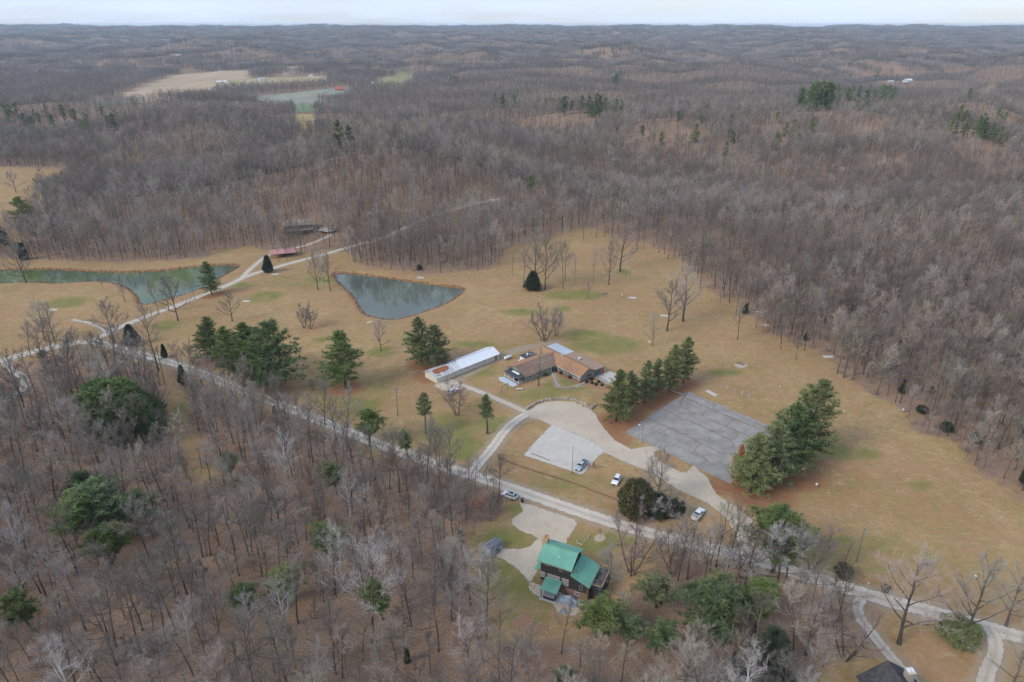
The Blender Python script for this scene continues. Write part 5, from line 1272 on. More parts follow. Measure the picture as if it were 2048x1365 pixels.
# ---- brown house on the hill, carport below
def hill_house(name, u, v, rz, w, d, he, hr, rm, wm, label, cat, posts=False):
    p = G(u, v); z = min(H1(p.x+a, p.y+b) for a in (-w/2, w/2) for b in (-d/2, d/2)); e = empty(name, (p.x, p.y, z), rz, label, cat)
    if not posts: mb = MB(); gable(mb, -w/2, w/2, -d/2, d/2, 0, he, hr-.12); mb.build('wall', wm, e)
    else:
        for x in (-w/2+.4, 0, w/2-.4):
            for y in (-d/2+.3, d/2-.3): mb = MB(); mb.box(x-.1, x+.1, y-.1, y+.1, 0, he); mb.build('post', wm, e)
    for sg in (-1, 1):
        q = [(-(w/2+.6)*sg, -(d/2+.7)*sg, he-.15), ((w/2+.6)*sg, -(d/2+.7)*sg, he-.15), ((w/2+.6)*sg, 0, hr), (-(w/2+.6)*sg, 0, hr)]
        mb = MB(); mb.slab(q, .12); o = mb.build('roof_slope', rm, e); seams(o, q, 1.2, rm)
    return e
hh_ = hill_house('hillside_house', 597, 462, R(18), 16.5, 8.5, 5.4, 7.8, tan_roof, mat('dark_brown_siding', (.10, .085, .075), (.14, .12, .105), 1, .85), 'dark brown house with weathered tan roof among trees on the rise', 'house')
mb = MB(); mb.slab([(-7, -7.6, 2.7), (8.6, -7.6, 2.7), (8.6, -4.3, 3.2), (-7, -4.3, 3.2)], .12); mb.build('porch_roof', tan_roof, hh_)
for x in (-6.6, -2, 3, 8.2): mb = MB(); mb.box(x-.09, x+.09, -7.4, -7.2, 0, 2.65); mb.build('porch_post', brownwood, hh_)
for x in (-5, -1.5, 2.5, 6): frame_window(hh_, x, -4.25, 4.2, 1.1, 1.1, fm=greywood)
for x in (-4, 0, 4): frame_window(hh_, x, -4.25, 1.5, 1.1, 1.2, fm=greywood)
cp = hill_house('carport', 566, 512, R(20), 13, 7.0, 2.6, 4.2, pink_roof, brownwood, 'open carport with faded red roof in the fork of the lanes', 'carport', True)
mb = MB(); mb.box(-6.2, 6.2, 3.2, 3.3, 0, 2.5); mb.build('back_wall', mat('red_siding', (.30, .09, .08), (.22, .07, .06), 1, .8), cp)
# ---- far farm buildings: (u, v, width, depth, eave, ridge, roof, walls, turn, label)
for u, v, w, d, he, hr, rm, wm, rz, lab in [
 (444,166,26,9,3.5,6,metal_w,white_p,.3,'long white farmhouse in front of the tan far field'), (523,162,14,9,6,9,metal_b,white_p,.6,'small white gabled house at the end of the far tan strip'),
 (622,155,12,9,5,8,metal_b,white_p,.2,'white house near the far valley trees'), (679,181,20,12,4,8,mat('red_barn_roof', (.42, .10, .07), None, 1, .8),mat('red_barn', (.36, .09, .06), None, 1, .8),.1,'red barn beside the far grey green field'),
 (733,161,14,9,4,7,metal_w,white_p,.2,'white house right of the red barn'), (715,168,12,8,3.5,6,tan_roof,white_p,.5,'tan roofed house by the red barn'), (746,170,7,7,5,8,metal_w,white_p,0,'small white shed right of the red barn'),
 (650,163,14,9,4,6.5,metal_b,white_p,.1,'blue grey roofed house among far valley trees'), (668,166,12,8,4,6.5,tan_roof,cream,.4,'cream house left of the red barn'),
 (1815,165,26,14,6,10,metal_w,white_p,.5,'large white house on the far right ridge'), (1781,165,16,9,4,6,metal_b,white_p,0,'low white building left of the ridge house'),
 (1975,192,26,9,4,6.5,tan_roof,brownwood,.1,'brown house in the clearing on the right slope'), (432,5.5,0,0,0,0,None,None,0,''),(642,122.5,16,8,4,6,metal_w,white_p,0,'white house on the far hill above the valley'), (352,112,40,10,4,6.5,mat('pale_tan_roof', (.55, .42, .36), None, 1, .8),cream,0,'tan farm buildings on the far left hills'), (361,110.5,14,9,5,8,metal_w,white_p,0,'white barn beside the far tan farm buildings')]:
    if not lab: continue
    p = G(u, v); e = empty('farm_building', (p.x, p.y, p.z-.3), rz, lab, 'barn' if 'barn' in lab else 'house')
    mb = MB(); gable(mb, -w/2, w/2, -d/2, d/2, 0, he, hr-.15); mb.build('wall', wm, e)
    for sg in (-1, 1): mb = MB(); mb.slab([(-(w/2+.5)*sg, -(d/2+.6)*sg, he-.15), ((w/2+.5)*sg, -(d/2+.6)*sg, he-.15), ((w/2+.5)*sg, 0, hr), (-(w/2+.5)*sg, 0, hr)], .12); mb.build('roof_slope', rm, e)
    door(e, 0, -d/2, 2.2, 2.4, -1, brownwood)

# ------------------------------------------------------------------ vehicles (x forward, about life size)
tyre_m = mat('tyre', (.02, .02, .02), None, 1, .9); rim_m = mat('rim', (.45, .46, .47), None, 1, .3, .8)
carglass = mat('car_glass', (.02, .028, .033), None, 1, .05); lamp_m = mat('headlamp', (.75, .77, .78), None, 1, .1); tail_m = mat('tail_lamp', (.35, .01, .01), None, 1, .2)
def paint(name, c): return mat(name, c, None, 1, .22, .15)
wh = MB(); wh.tube([(0, -.12, 0), (0, .12, 0)], .36, 18); WHEEL = wh.mesh('wheel', tyre_m, False)
wh = MB(); wh.tube([(0, -.135, 0), (0, .135, 0)], .22, 12); RIM = wh.mesh('rim', rim_m, False)
def vehicle(kind, u, v, head, pm, label, cat, cover=None, z=None):
    p = G(u, v); e = empty({'suv': 'parked_car', 'truck': 'pickup_truck'}[kind], (p.x, p.y, H1(p.x, p.y)+.04 if z is None else z), head, label, cat)
    w = .94; bs = MB(); cs = MB(); g_ = []
    if kind == 'suv':
        bs.profile([(-2.25, .42), (-2.3, .75), (-2.22, 1.08), (-1.4, 1.10), (1.05, 1.06), (1.5, .98), (2.15, .86), (2.3, .68), (2.28, .36), (1.9, .30), (-1.9, .30)], w, .12)
        cab = [(-2.15, 1.06), (1.02, 1.04), (.25, 1.66), (-.4, 1.74), (-1.6, 1.70)]; fb, rb = ((1.02, 1.04), (.25, 1.66)), ((-2.15, 1.06), (-1.6, 1.70))
        wx = (-1.42, 1.42); sides = [(-1.75, -.95), (-.85, -.05), (.03, .62)]
    else:
        bs.profile([(-2.85, .55), (-2.85, 1.08), (-.95, 1.10), (1.25, 1.12), (1.7, 1.08), (2.6, .98), (2.75, .75), (2.72, .45), (2.3, .40), (-2.3, .42)], w, .10)
        cab = [(-.95, 1.08), (1.25, 1.10), (.62, 1.72), (.1, 1.80), (-.78, 1.76)]; fb, rb = ((1.25, 1.10), (.62, 1.72)), ((-.95, 1.08), (-.78, 1.76))
        wx = (-1.72, 1.78); sides = [(-.72, -.02), (.06, .78)]
    bs.build('body', pm, e, False)
    # cabin: narrower towards the roof
    k = len(cab); vs = []
    for sgn in (-1, 1):
        for x, zc in cab: vs.append((x, sgn*(w-.06-(zc-1.05)*.28), zc))
    cs.add(vs, [tuple(range(k-1, -1, -1)), tuple(range(k, 2*k))]+[(i, (i+1) % k, k+(i+1) % k, k+i) for i in range(k)]); cb = cs.build('cabin', pm, e)
    def pane(nm, a, b):
        mb = MB(); out = .02 if a[0] > 0 else -.02; q = []
        for f, sg in ((.1, -1), (.1, 1), (.9, 1), (.9, -1)):
            x = a[0]+(b[0]-a[0])*f; zc = a[1]+(b[1]-a[1])*f; q.append((x+out, sg*(w-.13-(zc-1.05)*.28), zc+.015))
        mb.slab(q, .012); mb.build(nm, carglass, cb)
    pane('windshield', *fb); pane('rear_window', *rb)
    for sg in (-1, 1):
        for x0, x1 in sides:
            mb = MB(); y = lambda zc: sg*(w-.06-(zc-1.05)*.28+.012); q = [(x0, y(1.15), 1.15), (x1+(.18 if x1 > .3 else 0), y(1.15), 1.15), (x1-(.12 if x1 > .3 else 0), y(1.6), 1.6), (x0+.05, y(1.6), 1.6)]
            mb.add(q+[(a, b-sg*.02, c) for a, b, c in q], [(0,1,2,3),(7,6,5,4),(0,4,5,1),(1,5,6,2),(2,6,7,3),(3,7,4,0)]); mb.build('side_window', carglass, cb)
        xf, xr = (2.2, -2.24) if kind == 'suv' else (2.66, -2.83)
        mb = MB(); mb.cbox((xf, sg*.68, .80), (.12, .36, .16)); mb.build('headlight', lamp_m, e)
        mb = MB(); mb.cbox((xr, sg*.78, .92), (.08, .16, .26)); mb.build('tail_light', tail_m, e)
        mb = MB(); mb.cbox((fb[0][0]-.2, sg*(w+.1), 1.15), (.12, .2, .14)); mb.build('mirror', black_p, e)
        for x in wx: wo = obj('wheel', WHEEL, e, (x, sg*(w-.10), .36)); obj('rim', RIM, wo)
    if kind == 'suv':
        mb = MB(); mb.box(-1.35, .0, -.46, .46, 1.745, 1.76) ; mb.build('sunroof', carglass, cb) if 'black' in label else None
        mb = MB(); mb.box(-1.5, .1, -.6, -.55, 1.76, 1.80); mb.box(-1.5, .1, .55, .6, 1.76, 1.80); mb.build('roof_rails', grey_p, e)
        mb = MB(); mb.cbox((2.29, 0, .62), (.06, .95, .22)); mb.build('grille', black_p, e)
    else:
        mb = MB(); mb.cbox((2.74, 0, .78), (.06, 1.0, .28)); mb.build('grille', black_p, e)
        if cover: mb = MB(); mb.box(-2.75, -1.0, -.82, .82, 1.09, 1.15); mb.build('bed_cover', cover, e)
        else:
            mb = MB(); mb.box(-2.75, -1.0, -.76, .76, 1.09, 1.103); mb.build('bed_floor', mat('worn_bed', (.45, .42, .37), (.2, .18, .16), 4, .8), e)
            for sg in (-1, 1): mb = MB(); mb.box(-2.8, -.98, sg*.86-.06, sg*.86+.06, 1.08, 1.35); mb.build('bed_side', pm, e)
            mb = MB(); mb.box(-2.84, -2.74, -.9, .9, 1.08, 1.35); mb.build('tailgate', pm, e)
    mb = MB(); mb.box(wx[1]+.42, wx[1]+.95 if kind == 'truck' else 2.31, -.85, .85, .38, .55); mb.build('bumper', grey_p, e)
    return e
pw = paint('car_white', (.72, .73, .73)); psv = paint('car_silver_blue', (.36, .42, .47)); pdk = paint('car_dark', (.03, .035, .045)); pbl = paint('car_steel', (.22, .32, .38))
def hd(u0, v0, u1, v1): a, b = G(u0, v0), G(u1, v1); return math.atan2(b.y-a.y, b.x-a.x)
vehicle('truck', 1162, 935, hd(1172, 922, 1150, 944), psv, 'silver blue pickup with dark bed cover on the gravel lot', 'pickup truck', grey_p if False else mat('bed_cover', (.07, .085, .10), None, 1, .6))
vehicle('suv', 1233, 964, hd(1240, 953, 1227, 974), pw, 'white car parked on the grass near the round dark shrub', 'car')
vehicle('truck', 1396, 1033, hd(1385, 1046, 1404, 1022), pw, 'white pickup with worn open bed on the grass island', 'pickup truck')
vehicle('suv', 1019, 995, hd(1036, 1000, 1003, 988), pw, 'white car with black roof glass parked on the road edge', 'car')
vehicle('suv', 905, 786, hd(890, 795, 920, 776), pw, 'white car half hidden behind the gnarled leaning tree', 'car')
vehicle('suv', 632, 461, R(200), pdk, 'dark car parked beside the brown hillside house', 'car', z=G(632, 461).z+.3)
vehicle('suv', 668, 463, R(15), pbl, 'steel blue car at the top of the hillside driveway', 'car', z=G(668, 463).z+.3)

# ------------------------------------------------------------------ people: one skinned body each, clothes by material bands
def person(u, v, face, top, legs, hair, label, pose):
    p = G(u, v); e = empty('person', (p.x, p.y, .03), face, label, 'person')
    J = {'pel': (0, 0, .95, .13), 'sp': (0, .0, 1.15, .14), 'ch': (0, 0, 1.38, .16), 'ne': (0, .01, 1.53, .065), 'he': (0, .03, 1.62, .09), 'tp': (0, .03, 1.74, .085)}
    for s_, n in ((-1, 'l'), (1, 'r')):
        J['sh'+n] = (s_*.19, 0, 1.42, .075); a = pose.get(n, (s_*.25, .02, 1.14)); b = pose.get(n+'h', (s_*.27, .10, .90))
        J['el'+n] = (*a, .05); J['wr'+n] = (*b, .035); J['ha'+n] = (b[0], b[1]+.04, b[2]-.09, .04)
        st = pose.get('step', 0)*s_
        J['hi'+n] = (s_*.10, 0, .90, .10); J['kn'+n] = (s_*.11, .03+st*.5, .50, .07); J['an'+n] = (s_*.12, st, .09, .05); J['fo'+n] = (s_*.13, st+.17, .04, .045)
    E_ = [('pel', 'sp'), ('sp', 'ch'), ('ch', 'ne'), ('ne', 'he'), ('he', 'tp')]
    for n in 'lr': E_ += [('ch', 'sh'+n), ('sh'+n, 'el'+n), ('el'+n, 'wr'+n), ('wr'+n, 'ha'+n), ('pel', 'hi'+n), ('hi'+n, 'kn'+n), ('kn'+n, 'an'+n), ('an'+n, 'fo'+n)]
    ks = list(J); me = bpy.data.meshes.new('body'); me.from_pydata([J[k][:3] for k in ks], [(ks.index(a), ks.index(b)) for a, b in E_], [])
    o = bpy.data.objects.new('body', me); C.objects.link(o); o.parent = e
    sk = o.modifiers.new('skin', 'SKIN'); 
    for k, sv in zip(ks, me.skin_vertices[0].data): sv.radius = (J[k][3], J[k][3]); sv.use_root = (k == 'pel')
    o.modifiers.new('sub', 'SUBSURF').render_levels = 1; o.modifiers['sub'].levels = 1
    dg = bpy.context.evaluated_depsgraph_get(); me2 = bpy.data.meshes.new_from_object(o.evaluated_get(dg)); o.modifiers.clear(); o.data = me2
    skin = mat('skin', (.50, .30, .22), None, 1, .6); me2.materials.clear()
    for m in (skin, top, legs, black_p): me2.materials.append(m)
    for f in me2.polygons:
        c = f.center; f.use_smooth = True
        f.material_index = 3 if c.z < .1 else (2 if c.z < .93 and abs(c.x) < .235 else (0 if c.z > 1.5 or (abs(c.x) > .2 and c.z < .92) else 1))
    mb = MB(); mb.blob((0, .0, 1.71), (.105, .12, .10), 3, 0, .1); mb.build('hair', hair, e, True); return e
hairm = mat('brown_hair', (.06, .035, .02), None, 1, .8)
person(1178, 936, R(-60), mat('red_jacket', (.55, .02, .03), None, 1, .8), mat('dark_jeans', (.03, .035, .05), None, 1, .9), hairm, 'person in a red jacket standing beside the silver blue pickup', {'step': .04})
person(1188, 935, R(70), mat('black_jacket', (.02, .02, .022), None, 1, .8), mat('dark_jeans', (.03, .035, .05), None, 1, .9), hairm, 'person in a black jacket standing beyond the red jacket', {'l': (-.22, .14, 1.15), 'lh': (-.10, .26, 1.12)})
person(1192, 938, R(100), mat('grey_jacket', (.22, .25, .28), None, 1, .8), mat('dark_jeans', (.03, .035, .05), None, 1, .9), mat('fair_hair', (.35, .25, .13), None, 1, .8), 'fair haired person in a grey jacket next to the black jacket', {'r': (.22, .14, 1.15), 'rh': (.10, .26, 1.12), 'step': .05})

# ------------------------------------------------------------------ utility poles and lines
polem = mat('pole_wood', (.17, .13, .10), (.24, .19, .15), 2, .95, stretch=(1, 1, .2))
def pole(u, vb, vt, label, trans=False, arm=True, az=0.0):
    p = G(u, vb); z = H1(p.x, p.y); h = Zat(vt, p.y)-z; e = empty('utility_pole', (p.x, p.y, z), az, label, 'utility pole')
    mb = MB(); mb.tube([(0, 0, -.2), (0, 0, h)], [.17, .11], 8); mb.build('post', polem, e)
    if arm:
        mb = MB(); mb.box(-1.1, 1.1, -.07, .07, h-.75, h-.6); a = mb.build('crossarm', greywood, e)
        for x in (-1, 0, 1): mb = MB(); zz0 = h-.6 if x else h; mb.tube([(x, 0, zz0), (x, 0, zz0+.22)], [.05, .03], 6); mb.build('insulator', white_p, a)
    if trans: mb = MB(); mb.tube([(.32, 0, h-2.2), (.32, 0, h-2.1), (.32, 0, h-1.3), (.32, 0, h-1.2)], [.12, .24, .24, .12], 10); mb.build('transformer', grey_p, e)
    return Vector((p.x, p.y, z+h-.4))
p1 = pole(796, 832, 775, 'utility pole with transformer alone in the mown field', True, True, .4)
p2 = pole(1712, 1126, 1056, 'utility pole with transformer beside the road at the right', True, True, .3)
p3 = pole(404, 938, 895, 'utility pole in the power line clearing', False, True, .5)
p4 = pole(330, 770, 690, 'tall utility pole at the top of the power line clearing', False, False)
p5 = pole(30, 1035, 995, 'pale utility pole standing in the left woods', False, True)
def wire(a, b, sag, label):
    pts = [a.lerp(b, i/16)-Vector((0, 0, sag*4*(i/16)*(1-i/16))) for i in range(17)]; mb = MB(); mb.tube(pts, .022, 4)
    tag(mb.build('power_line', mat('wire', (.30, .28, .25), None, 1, .6)), label, 'power line')
far1 = G(2230, 1150); far1.z = 9
wire(p2, far1, .8, 'power line from the right utility pole out over the field')
wire(p2+Vector((-.8, 0, -1.5)), far1+Vector((0, 0, -2)), .9, 'lower line from the right utility pole out over the field')
wire(p2, p1, 2.2, 'long power line between the two transformer poles'); wire(p4, p3, 1.0, 'power line down the grassy clearing in the left woods')
wire(p3, p5, 1.4, 'power line through the left woods to the pale pole'); wire(p3, p1, 1.5, 'power line from the clearing up to the field pole')
# lamp poles
for u, vb, vt, lab in ((1144, 948, 893, 'lamp pole with white lamp at the gravel lot edge'), (1280, 886, 850, 'lamp pole on the near left side of the paved lot'), (1008, 948+60, 975, 'thin grey post beside the white car on the road')):
    p = G(u, vb); z = 0; h = Zat(vt, p.y); e = empty('lamp_pole', (p.x, p.y, 0), 0, lab, 'lamp pole' if 'lamp' in lab else 'post'); mb = MB(); mb.tube([(0, 0, 0), (0, 0, h)], [.09, .06], 8); mb.build('post', brownwood if '1144' in str(u) else metal_o, e)
    if 'lamp' in lab:
        mb = MB(); mb.tube([(0, 0, h-.25), (-.55, 0, h)], .035, 5); mb.build('arm', metal_o, e); mb = MB(); mb.blob((-.65, 0, h), (.34, .24, .16), 1, 0, .05); mb.build('lamp_head', white_p, e, True)
# ------------------------------------------------------------------ yard things
pt = empty('propane_tank', G(1016, 719), R(40), 'white propane tank on legs between shed and brown roofed building', 'tank')
mb = MB(); xs = [-1.9, -1.8, -1.55, 1.55, 1.8, 1.9]; mb.tube([(x, 0, .95) for x in xs], [.05, .36, .55, .55, .36, .05], 14); mb.build('vessel', white_p, pt, True)
for x in (-1.1, 1.1): mb = MB(); mb.box(x-.12, x+.12, -.4, .4, 0, .5); mb.build('leg', conc, pt)
mb = MB(); mb.tube([(0, 0, 1.45), (0, 0, 1.7)], .16, 8); mb.build('valve_dome', white_p, pt)
tb = empty('trash_bin', G(1044.5, 1005), R(-20), 'black wheeled trash bin at the road edge', 'trash bin')
mb = MB(); mb.add([(-.24,-.26,.08),(.24,-.26,.08),(.24,.26,.08),(-.24,.26,.08),(-.32,-.36,1.0),(.32,-.36,1.0),(.32,.36,1.0),(-.32,.36,1.0)], [(3,2,1,0),(4,5,6,7),(0,1,5,4),(1,2,6,5),(2,3,7,6),(3,0,4,7)]); mb.build('bin_body', black_p, tb)
mb = MB(); mb.slab([(-.35, -.4, 1.06), (.35, -.4, 1.06), (.35, .42, 1.12), (-.35, .42, 1.12)], .06); mb.build('lid', black_p, tb)
for x in (-.3, .3): mb = MB(); mb.tube([(x-.04, .3, .12), (x+.04, .3, .12)], .12, 8); mb.build('wheel', tyre_m, tb)
sw = empty('swing_frame', G(1009, 782), hd(1004, 786, 1016, 778), 'rusty brown swing frame on the lawn', 'swing frame')
mb = MB(); mb.box(-2.0, 2.0, -.07, .07, 2.25, 2.4); mb.build('crossbar', brownwood, sw)
for x in (-1.85, 1.85): mb = MB(); mb.box(x-.08, x+.08, -.08, .08, 0, 2.25); mb.build('post', brownwood, sw)
def bench(u, v, rz, label, m=None, L_=2.4):
    p = G(u, v); e = empty('bench', (p.x, p.y, H1(p.x, p.y)), rz, label, 'bench')
    for k in range(3): mb = MB(); mb.box(-L_/2, L_/2, -.28+.2*k, -.11+.2*k, .42, .47); mb.build('plank', m or white_p, e)
    for x in (-L_*.36, L_*.36): mb = MB(); mb.box(x-.06, x+.06, -.26, .26, 0, .42); mb.build('leg', m or white_p, e)
bench(1039, 780, .1, 'pale bench on the lawn of the brown roofed building')
def pad(u, v, rz, l, w, label):
    p = G(u, v); e = empty('tee_pad', (p.x, p.y, H1(p.x, p.y)), rz, label, 'slab'); mb = MB(); mb.box(-l/2, l/2, -w/2, w/2, -.05, .10); mb.build('slab_top', conc, e)
    mb = MB()
    for s_ in (-1, 1): mb.box(-l/2-.05, l/2+.05, s_*(w/2+.03)-.04, s_*(w/2+.03)+.04, -.05, .14)
    mb.build('edging', white_p, e)
pad(1265, 596, -.1, 3.6, 1.5, 'white slab in the far field near the grove'); pad(1423, 787, hd(1415, 783, 1433, 793), 4.6, 1.3, 'white slab beyond the far edge of the paved lot'); pad(493, 603, 0, 3.2, 1.4, 'white slab in the field beside the lane')
pad(550, 549, .1, 3.6, 1.5, 'white slab near the fork of the lanes'); pad(107, 620, -.2, 3.6, 1.5, 'white slab in the left field by the road'); pad(1657, 714, 0, 4.2, 1.4, 'white slab near the right wood edge'); pad(841, 556, .0, 3.6, 1.5, 'white slab on the bank of the small pond')
pad(1331, 632, -.1, 4.5, 1.4, 'white slab under the forked mid field trees'); pad(1531, 651, 0, 3.2, 1.3, 'pale slab at the edge of the right wood'); pad(1517, 624, -.2, 2.6, 1.0, 'small pale slab behind the edge trees of the right wood')
# practice posts
for k, (u, v) in enumerate(((1453, 781), (1468, 788), (1484, 792), (1497, 798))):
    p = G(u, v); e = empty('blue_sign', (p.x, p.y, 0), .4, ['first', 'second', 'third', 'fourth'][k]+' of four pale blue upright markers beyond the paved lot', 'marker')
    mb = MB(); mb.box(-.22, .22, -.03, .03, .35, 2.0); mb.build('panel', mat('pale_blue', (.42, .50, .66), (.60, .64, .70), 3, .5), e); mb = MB(); mb.tube([(0, .05, 0), (0, .05, 1.9)], .04, 6); mb.build('post', metal_o, e)
# baskets and white buckets dotted over the field
for u, v, lab in ((1559, 777, 'white field marker beyond the blue markers'), (1632, 976, 'white topped basket in the field right of the pines'), (1948, 1161, 'white topped basket near the leaning roadside tree'), (1805, 826, 'small white basket by the bare dirt patch'), (2010, 1133, 'white marker in the field near the right edge'), (1736, 1172, 'white road marker post on the verge'), (1244, 595, 'dark topped basket beside the far white slab'), (1298, 690, 'white topped basket near the pine row'), (1093, 672, 'white topped basket under the many stemmed tree'), (1687, 826, 'white marker in the field below the blue markers'), (1336, 868, 'small white bucket on the paved lot')):
    p = G(u, v); e = empty('field_basket', (p.x, p.y, .03), 0, lab, 'basket'); big = 'basket' in lab
    mb = MB(); mb.tube([(0, 0, 0), (0, 0, 1.3 if big else .9)], .05, 6); mb.build('post', metal_o, e)
    mb = MB(); zt = 1.3 if big else .9; mb.tube([(0, 0, zt-.1), (0, 0, zt), (0, 0, zt+.16)], [.32, .34, .26], 12) if big else mb.tube([(0, 0, zt-.35), (0, 0, zt)], [.14, .18], 8); mb.build('top_band', white_p, e)
    if big: mb = MB(); mb.tube([(0, 0, .55), (0, 0, .75)], [.2, .34], 12); mb.build('tray', grey_p, e)
# rowing boat
bt = empty('rowing_boat', G(740, 645), R(40), 'small yellow boat upside down on grass below the small pond', 'boat')
mb = MB(); st_ = [(-1.7, .05), (-1.4, .42), (-.6, .62), (.4, .62), (1.2, .42), (1.75, .04)]; vs = []
for x, w in st_:
    for a in range(7): t_ = math.pi*a/6; vs.append((x, w*math.cos(t_), .02+.42*math.sin(t_)*(w/.62)**.5))
mb.add(vs, [(i*7+j, i*7+j+1, (i+1)*7+j+1, (i+1)*7+j) for i in range(5) for j in range(6)]); mb.build('hull', mat('yellow_hull', (.60, .46, .16), (.66, .60, .42), 2, .5), bt)
mb = MB(); mb.tube([(-1.6, 0, .42), (0, 0, .48), (1.7, 0, .40)], .04, 5); mb.build('keel', white_p, bt)
# curved dry stone wall, stones one by one
sw_ = empty('stone_wall', WALL_PATH[0], 0, 'low curved dry stone wall above the gravel turning circle', 'stone wall'); r = random.Random(2); o0 = WALL_PATH[0]
SM = []
for k in range(6): mb = MB(); mb.blob((0, 0, 0), (.42, .32, .24), k+20, 0, .3, 7, 5); SM.append(mb.mesh('stone', stone_m))
for c in range(3):
    for i, p in enumerate(WALL_PATH):
        if c == 2 and r.random() < .4: continue
        q = p-o0; s_ = obj('stone', SM[r.randrange(6)], sw_, (q.x+r.uniform(-.12, .12), q.y+r.uniform(-.1, .1)+.1*c, .15+.3*c), r.uniform(0, 6), r.uniform(.8, 1.2))
def rocks(name, path, st, label, cat, sc=.6, seed=0):
    P = smooth(PX(path), st); e = empty(name, P[0], 0, label, cat); rr = random.Random(seed)
    for p in P: q = p-P[0]; obj('stone', SM[rr.randrange(6)], e, (q.x+rr.uniform(-.3, .3), q.y+rr.uniform(-.3, .3), .08), rr.uniform(0, 6), sc*rr.uniform(.6, 1.3))
rocks('stone_edging', [(988, 948), (984, 935), (986, 925), (995, 918)], .7, 'row of stones along the driveway mouth', 'stone edging', .7, 1)
rocks('stone_edging', [(1180, 1072), (1168, 1086), (1160, 1090), (1152, 1083)], .6, 'pale stones along the back of the green roofed house', 'stone edging', .8, 2)
rocks('stone_edging', [(1022, 1242), (1045, 1230), (1065, 1234), (1075, 1246), (1095, 1252), (1090, 1268), (1065, 1266), (1035, 1256)], .7, 'ring of stones around the leafy garden bed', 'stone edging', .5, 3)
rocks('stone_edging', [(1282, 960), (1292, 968), (1300, 972), (1312, 990)], .9, 'pale stones behind the dark round shrub', 'stone edging', .8, 5)
rocks('stone_edging', [(1058, 1165), (1065, 1176), (1075, 1170)], .6, 'tan stones at the corner of the dark log house', 'stone edging', .8, 6)
for nm, pts, m, lab in (('garden_bed', [(1022, 1244), (1045, 1230), (1065, 1236), (1072, 1248), (1095, 1256), (1088, 1268), (1062, 1264), (1035, 1257)], mulch, 'leafy brown garden bed below the house lawn'), ('garden_bed', [(1191, 1072), (1205, 1068), (1211, 1077), (1203, 1084), (1190, 1082)], soil, 'round gravel bed with a small tree by the road'), ('garden_bed', [(1068, 775), (1077, 770), (1085, 774), (1078, 779), (1070, 779)], mulch, 'mulch ring around the tree before the brown building'), ('garden_bed', [(1168, 766), (1190, 768), (1215, 776), (1200, 780), (1175, 772)], mulch, 'mulch bed with round shrubs beside the concrete slab'), ('bonfire_ash', [(1468, 730), (1485, 726), (1495, 732), (1480, 737)], soil, 'ash patch with bonfire heap in the field')):
    P = PX(pts); c = sum(P, Vector())/len(P); mb = MB(); pp = smooth([p-c for p in P], .5, True); mb.prism([(p.x, p.y) for p in pp], 0, .06); o = mb.build(nm, m); o.location = c; tag(o, lab, 'garden bed' if 'bed' in nm else 'ash patch')
# timber rail along the bank
P = smooth(PX([(1000, 918), (1060, 940), (1100, 952), (1150, 968), (1180, 980), (1215, 993), (1240, 1002)]), 3.0); tr_ = empty('timber_rail', P[0], 0, 'long low dark timber edging on the bank above the road', 'timber edging')
for a, b in zip(P[:-1], P[1:]): mb = MB(); mb.tube([a-P[0]+Vector((0, 0, .15)), b-P[0]+Vector((0, 0, .18))], .17, 6); mb.build('timber', brownwood, tr_)
P = PX([(1063, 908), (1100, 922)]); mb = MB(); mb.tube([P[0]+Vector((0, 0, .14)), P[1]+Vector((0, 0, .14))], .11, 6); tag(mb.build('parking_log', brownwood), 'brown log lying along the gravel lot edge', 'log')
def logs(u, v, n, ln, label, m, seed):
    r = random.Random(seed); p = G(u, v); z = H1(p.x, p.y); e = empty('fallen_log', (p.x, p.y, z), r.uniform(0, 3), label, 'log')
    for k in range(n): mb = MB(); a = r.uniform(-.5, .5); y = r.uniform(-1, 1); mb.tube([(-ln/2*math.cos(a), y-ln/2*math.sin(a), .2), (0, y, .26), (ln/2*math.cos(a), y+ln/2*math.sin(a), .2)], [.22, .2, .14], 7); mb.build('stem', m, e)
palew = mat('pale_log', (.46, .36, .24), (.36, .28, .19), 2, .9)
logs(1752, 735, 3, 7, 'pale fallen logs beside the dark cedar in the right wood', palew, 1); logs(1690, 612, 2, 11, 'fallen pale trunk behind the edge trees of the right wood', palew, 2); logs(1595, 628, 2, 9, 'long fallen trunk in the middle of the right wood edge', palew, 3); logs(1780, 648, 3, 6, 'heap of logs on bare dirt in the right wood', palew, 4); logs(1665, 1240, 1, 4, 'grey fallen log in the woods by the side driveway', greywood, 5); logs(1480, 729, 5, 3, 'bonfire heap of logs in the field', brownwood, 6); logs(1208, 588, 5, 3.4, 'brush and log pile in the far field', greywood, 7)
logs(1420, 1255, 1, 6, 'fallen log under the brightest green pine', brownwood, 9)
def near_shrub(u, vb, vt, wf, label, m=needles_c, kd='bu', k=0):
    p = G(u, vb); h = Zat(vt, p.y); plant('evergreen_shrub', pmesh(kd, k, m), (p.x, p.y, H1(p.x, p.y)), h, wf, label, 'shrub', None, k*2.1)
olive = mat('needles_olive', (.055, .055, .02), (.11, .105, .04), 1.2, .8)
near_shrub(1270, 1028, 966, .88, 'large round dark olive shrub beside the white car on grass', olive)
near_shrub(1316, 1032, 992, .8, 'dark shrub tangled with grey branches right of the large round shrub'); near_shrub(1352, 1033, 1000, .7, 'dark shrub end nearest the white pickup', needles_c, 'bu', 1)
near_shrub(1685, 1152, 1130, 1.0, 'dark low shrub under the upright bare shrub by the road'); near_shrub(1915, 1280, 1243, 1.3, 'dark sprawling shrub at the foot of the leaning tree', needles_g, 'bu', 1)
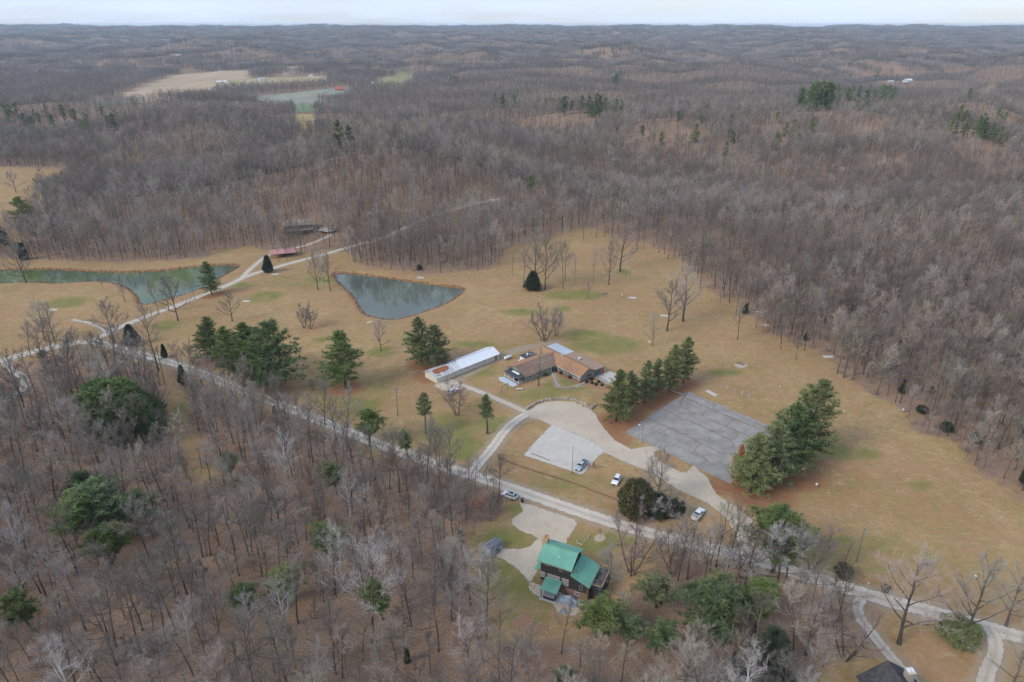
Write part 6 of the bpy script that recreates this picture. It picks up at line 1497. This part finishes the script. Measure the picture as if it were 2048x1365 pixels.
near_shrub(1770, 1182, 1170, .9, 'tiny dark shrub on the field verge by the road'); near_shrub(838, 540, 530, 1.0, 'small round evergreen on the pond bank', needles_c, 'bu', 1)
for k, (u, v) in enumerate(((1173, 766), (1184, 768), (1197, 766), (1183, 761), (1192, 771), (1204, 772))): near_shrub(u, v, v-5, 1.0, ['first', 'second', 'third', 'fourth', 'fifth', 'sixth'][k]+' round clipped shrub in the mulch bed by the concrete slab', needles_c, 'bu', k % 2)
for k, (u, v) in enumerate(((1112, 742), (1122, 748), (1140, 757), (1032, 764), (1092, 752))): near_shrub(u, v, v-6, 1.1, ['brown shrub in the corner of the two wings', 'brown shrub under the long wing eave', 'low shrub halfway along the long wing', 'dark shrub at the porch corner', 'green shrub beside the black front door'][k], [mat('brown_shrub', (.14, .06, .04), (.2, .1, .06), 2, .9)]*3+[needles_c, needles] and [mat('brown_shrub', (.14, .06, .04), (.2, .1, .06), 2, .9), mat('brown_shrub', (.14, .06, .04)), mat('brown_shrub', (.14, .06, .04)), needles_c, needles][k], 'bu', k % 2)
# orange leaved saplings that keep their dead leaves
for k, (u, vb, vt, lab) in enumerate(((632, 1100, 1045, 'orange leaved sapling left of the bright green pine'), (268, 900, 878, 'small orange leaved sapling below the evergreen thicket'), (770, 945, 930, 'orange leaved bush by the flat topped roadside pine'), (450, 1340, 1290, 'tan leaved sapling at the bottom of the lower woods'), (447, 888, 868, 'orange leaved sapling left of the thicket road'))):
    p = G(u, vb); h = Zat(vt, p.y); r = random.Random(k); mb = MB()
    v_ = BV['s'][k % 3]; e = empty('leafy_sapling', (p.x, p.y, 0), k, lab, 'sapling'); s_ = h/10; e.scale = (s_*1.3, s_*1.3, s_); obj('trunk', v_[0], e)
    for vv in r.sample(v_[4].v, 500): clump(mb, Vector(vv), r, .38, 3, .4, Vector((0, 0, -.2)))
    mb.build('crown', oak_leaves, e, False, False)
# ring tree in the round gravel bed, mowing stripes are left to the ground material
p = G(1200, 1077); v_ = BV['s'][1]; plant('bare_tree', v_[:3], (p.x, p.y, .05), 3.2, .9, 'little bare tree in the round gravel bed by the road', 'bare tree', None, 0)
pm_ = empty('pallet', G(974, 1108), .6, 'yellow and black machine parked at the grey garden shed', 'machine')
mb = MB(); mb.box(-.8, .8, -.5, .5, .25, .6); mb.build('chassis', black_p, pm_); mb = MB(); mb.box(.05, .75, -.4, .4, .6, .95); mb.build('hood', mat('yellow_paint', (.60, .42, .03), None, 1, .5), pm_); mb = MB(); mb.box(-.6, -.15, -.25, .25, .6, .75); mb.box(-.7, -.58, -.25, .25, .7, 1.1); mb.build('seat', mat('yellow_paint', (.6, .42, .03)), pm_)
for x in (-.5, .5):
    for y in (-.5, .5): mb = MB(); mb.tube([(x, y-.1, .27), (x, y+.1, .27)], .27, 10); mb.build('wheel', tyre_m, pm_)

# ------------------------------------------------------------------ air
mb = MB(); mb.box(-9500, 9500, -1500, 11500, -60, 130)
hz_ = mb.build('haze', [], None); hz_.data.materials.clear(); hm = bpy.data.materials.new('haze'); hm.use_nodes = True; ht_ = hm.node_tree; ht_.nodes.clear()
pv = N(ht_, 'ShaderNodeVolumePrincipled'); pv.inputs['Color'].default_value = (.72, .87, 1, 1); pv.inputs['Density'].default_value = 7.5e-5; pv.inputs['Anisotropy'].default_value = .2
ou = N(ht_, 'ShaderNodeOutputMaterial'); L(ht_, pv, ou, 0, 'Volume'); hz_.data.materials.append(hm); tag(hz_, kind='stuff'); hz_['label'] = 'pale blue winter haze over the distant hills'
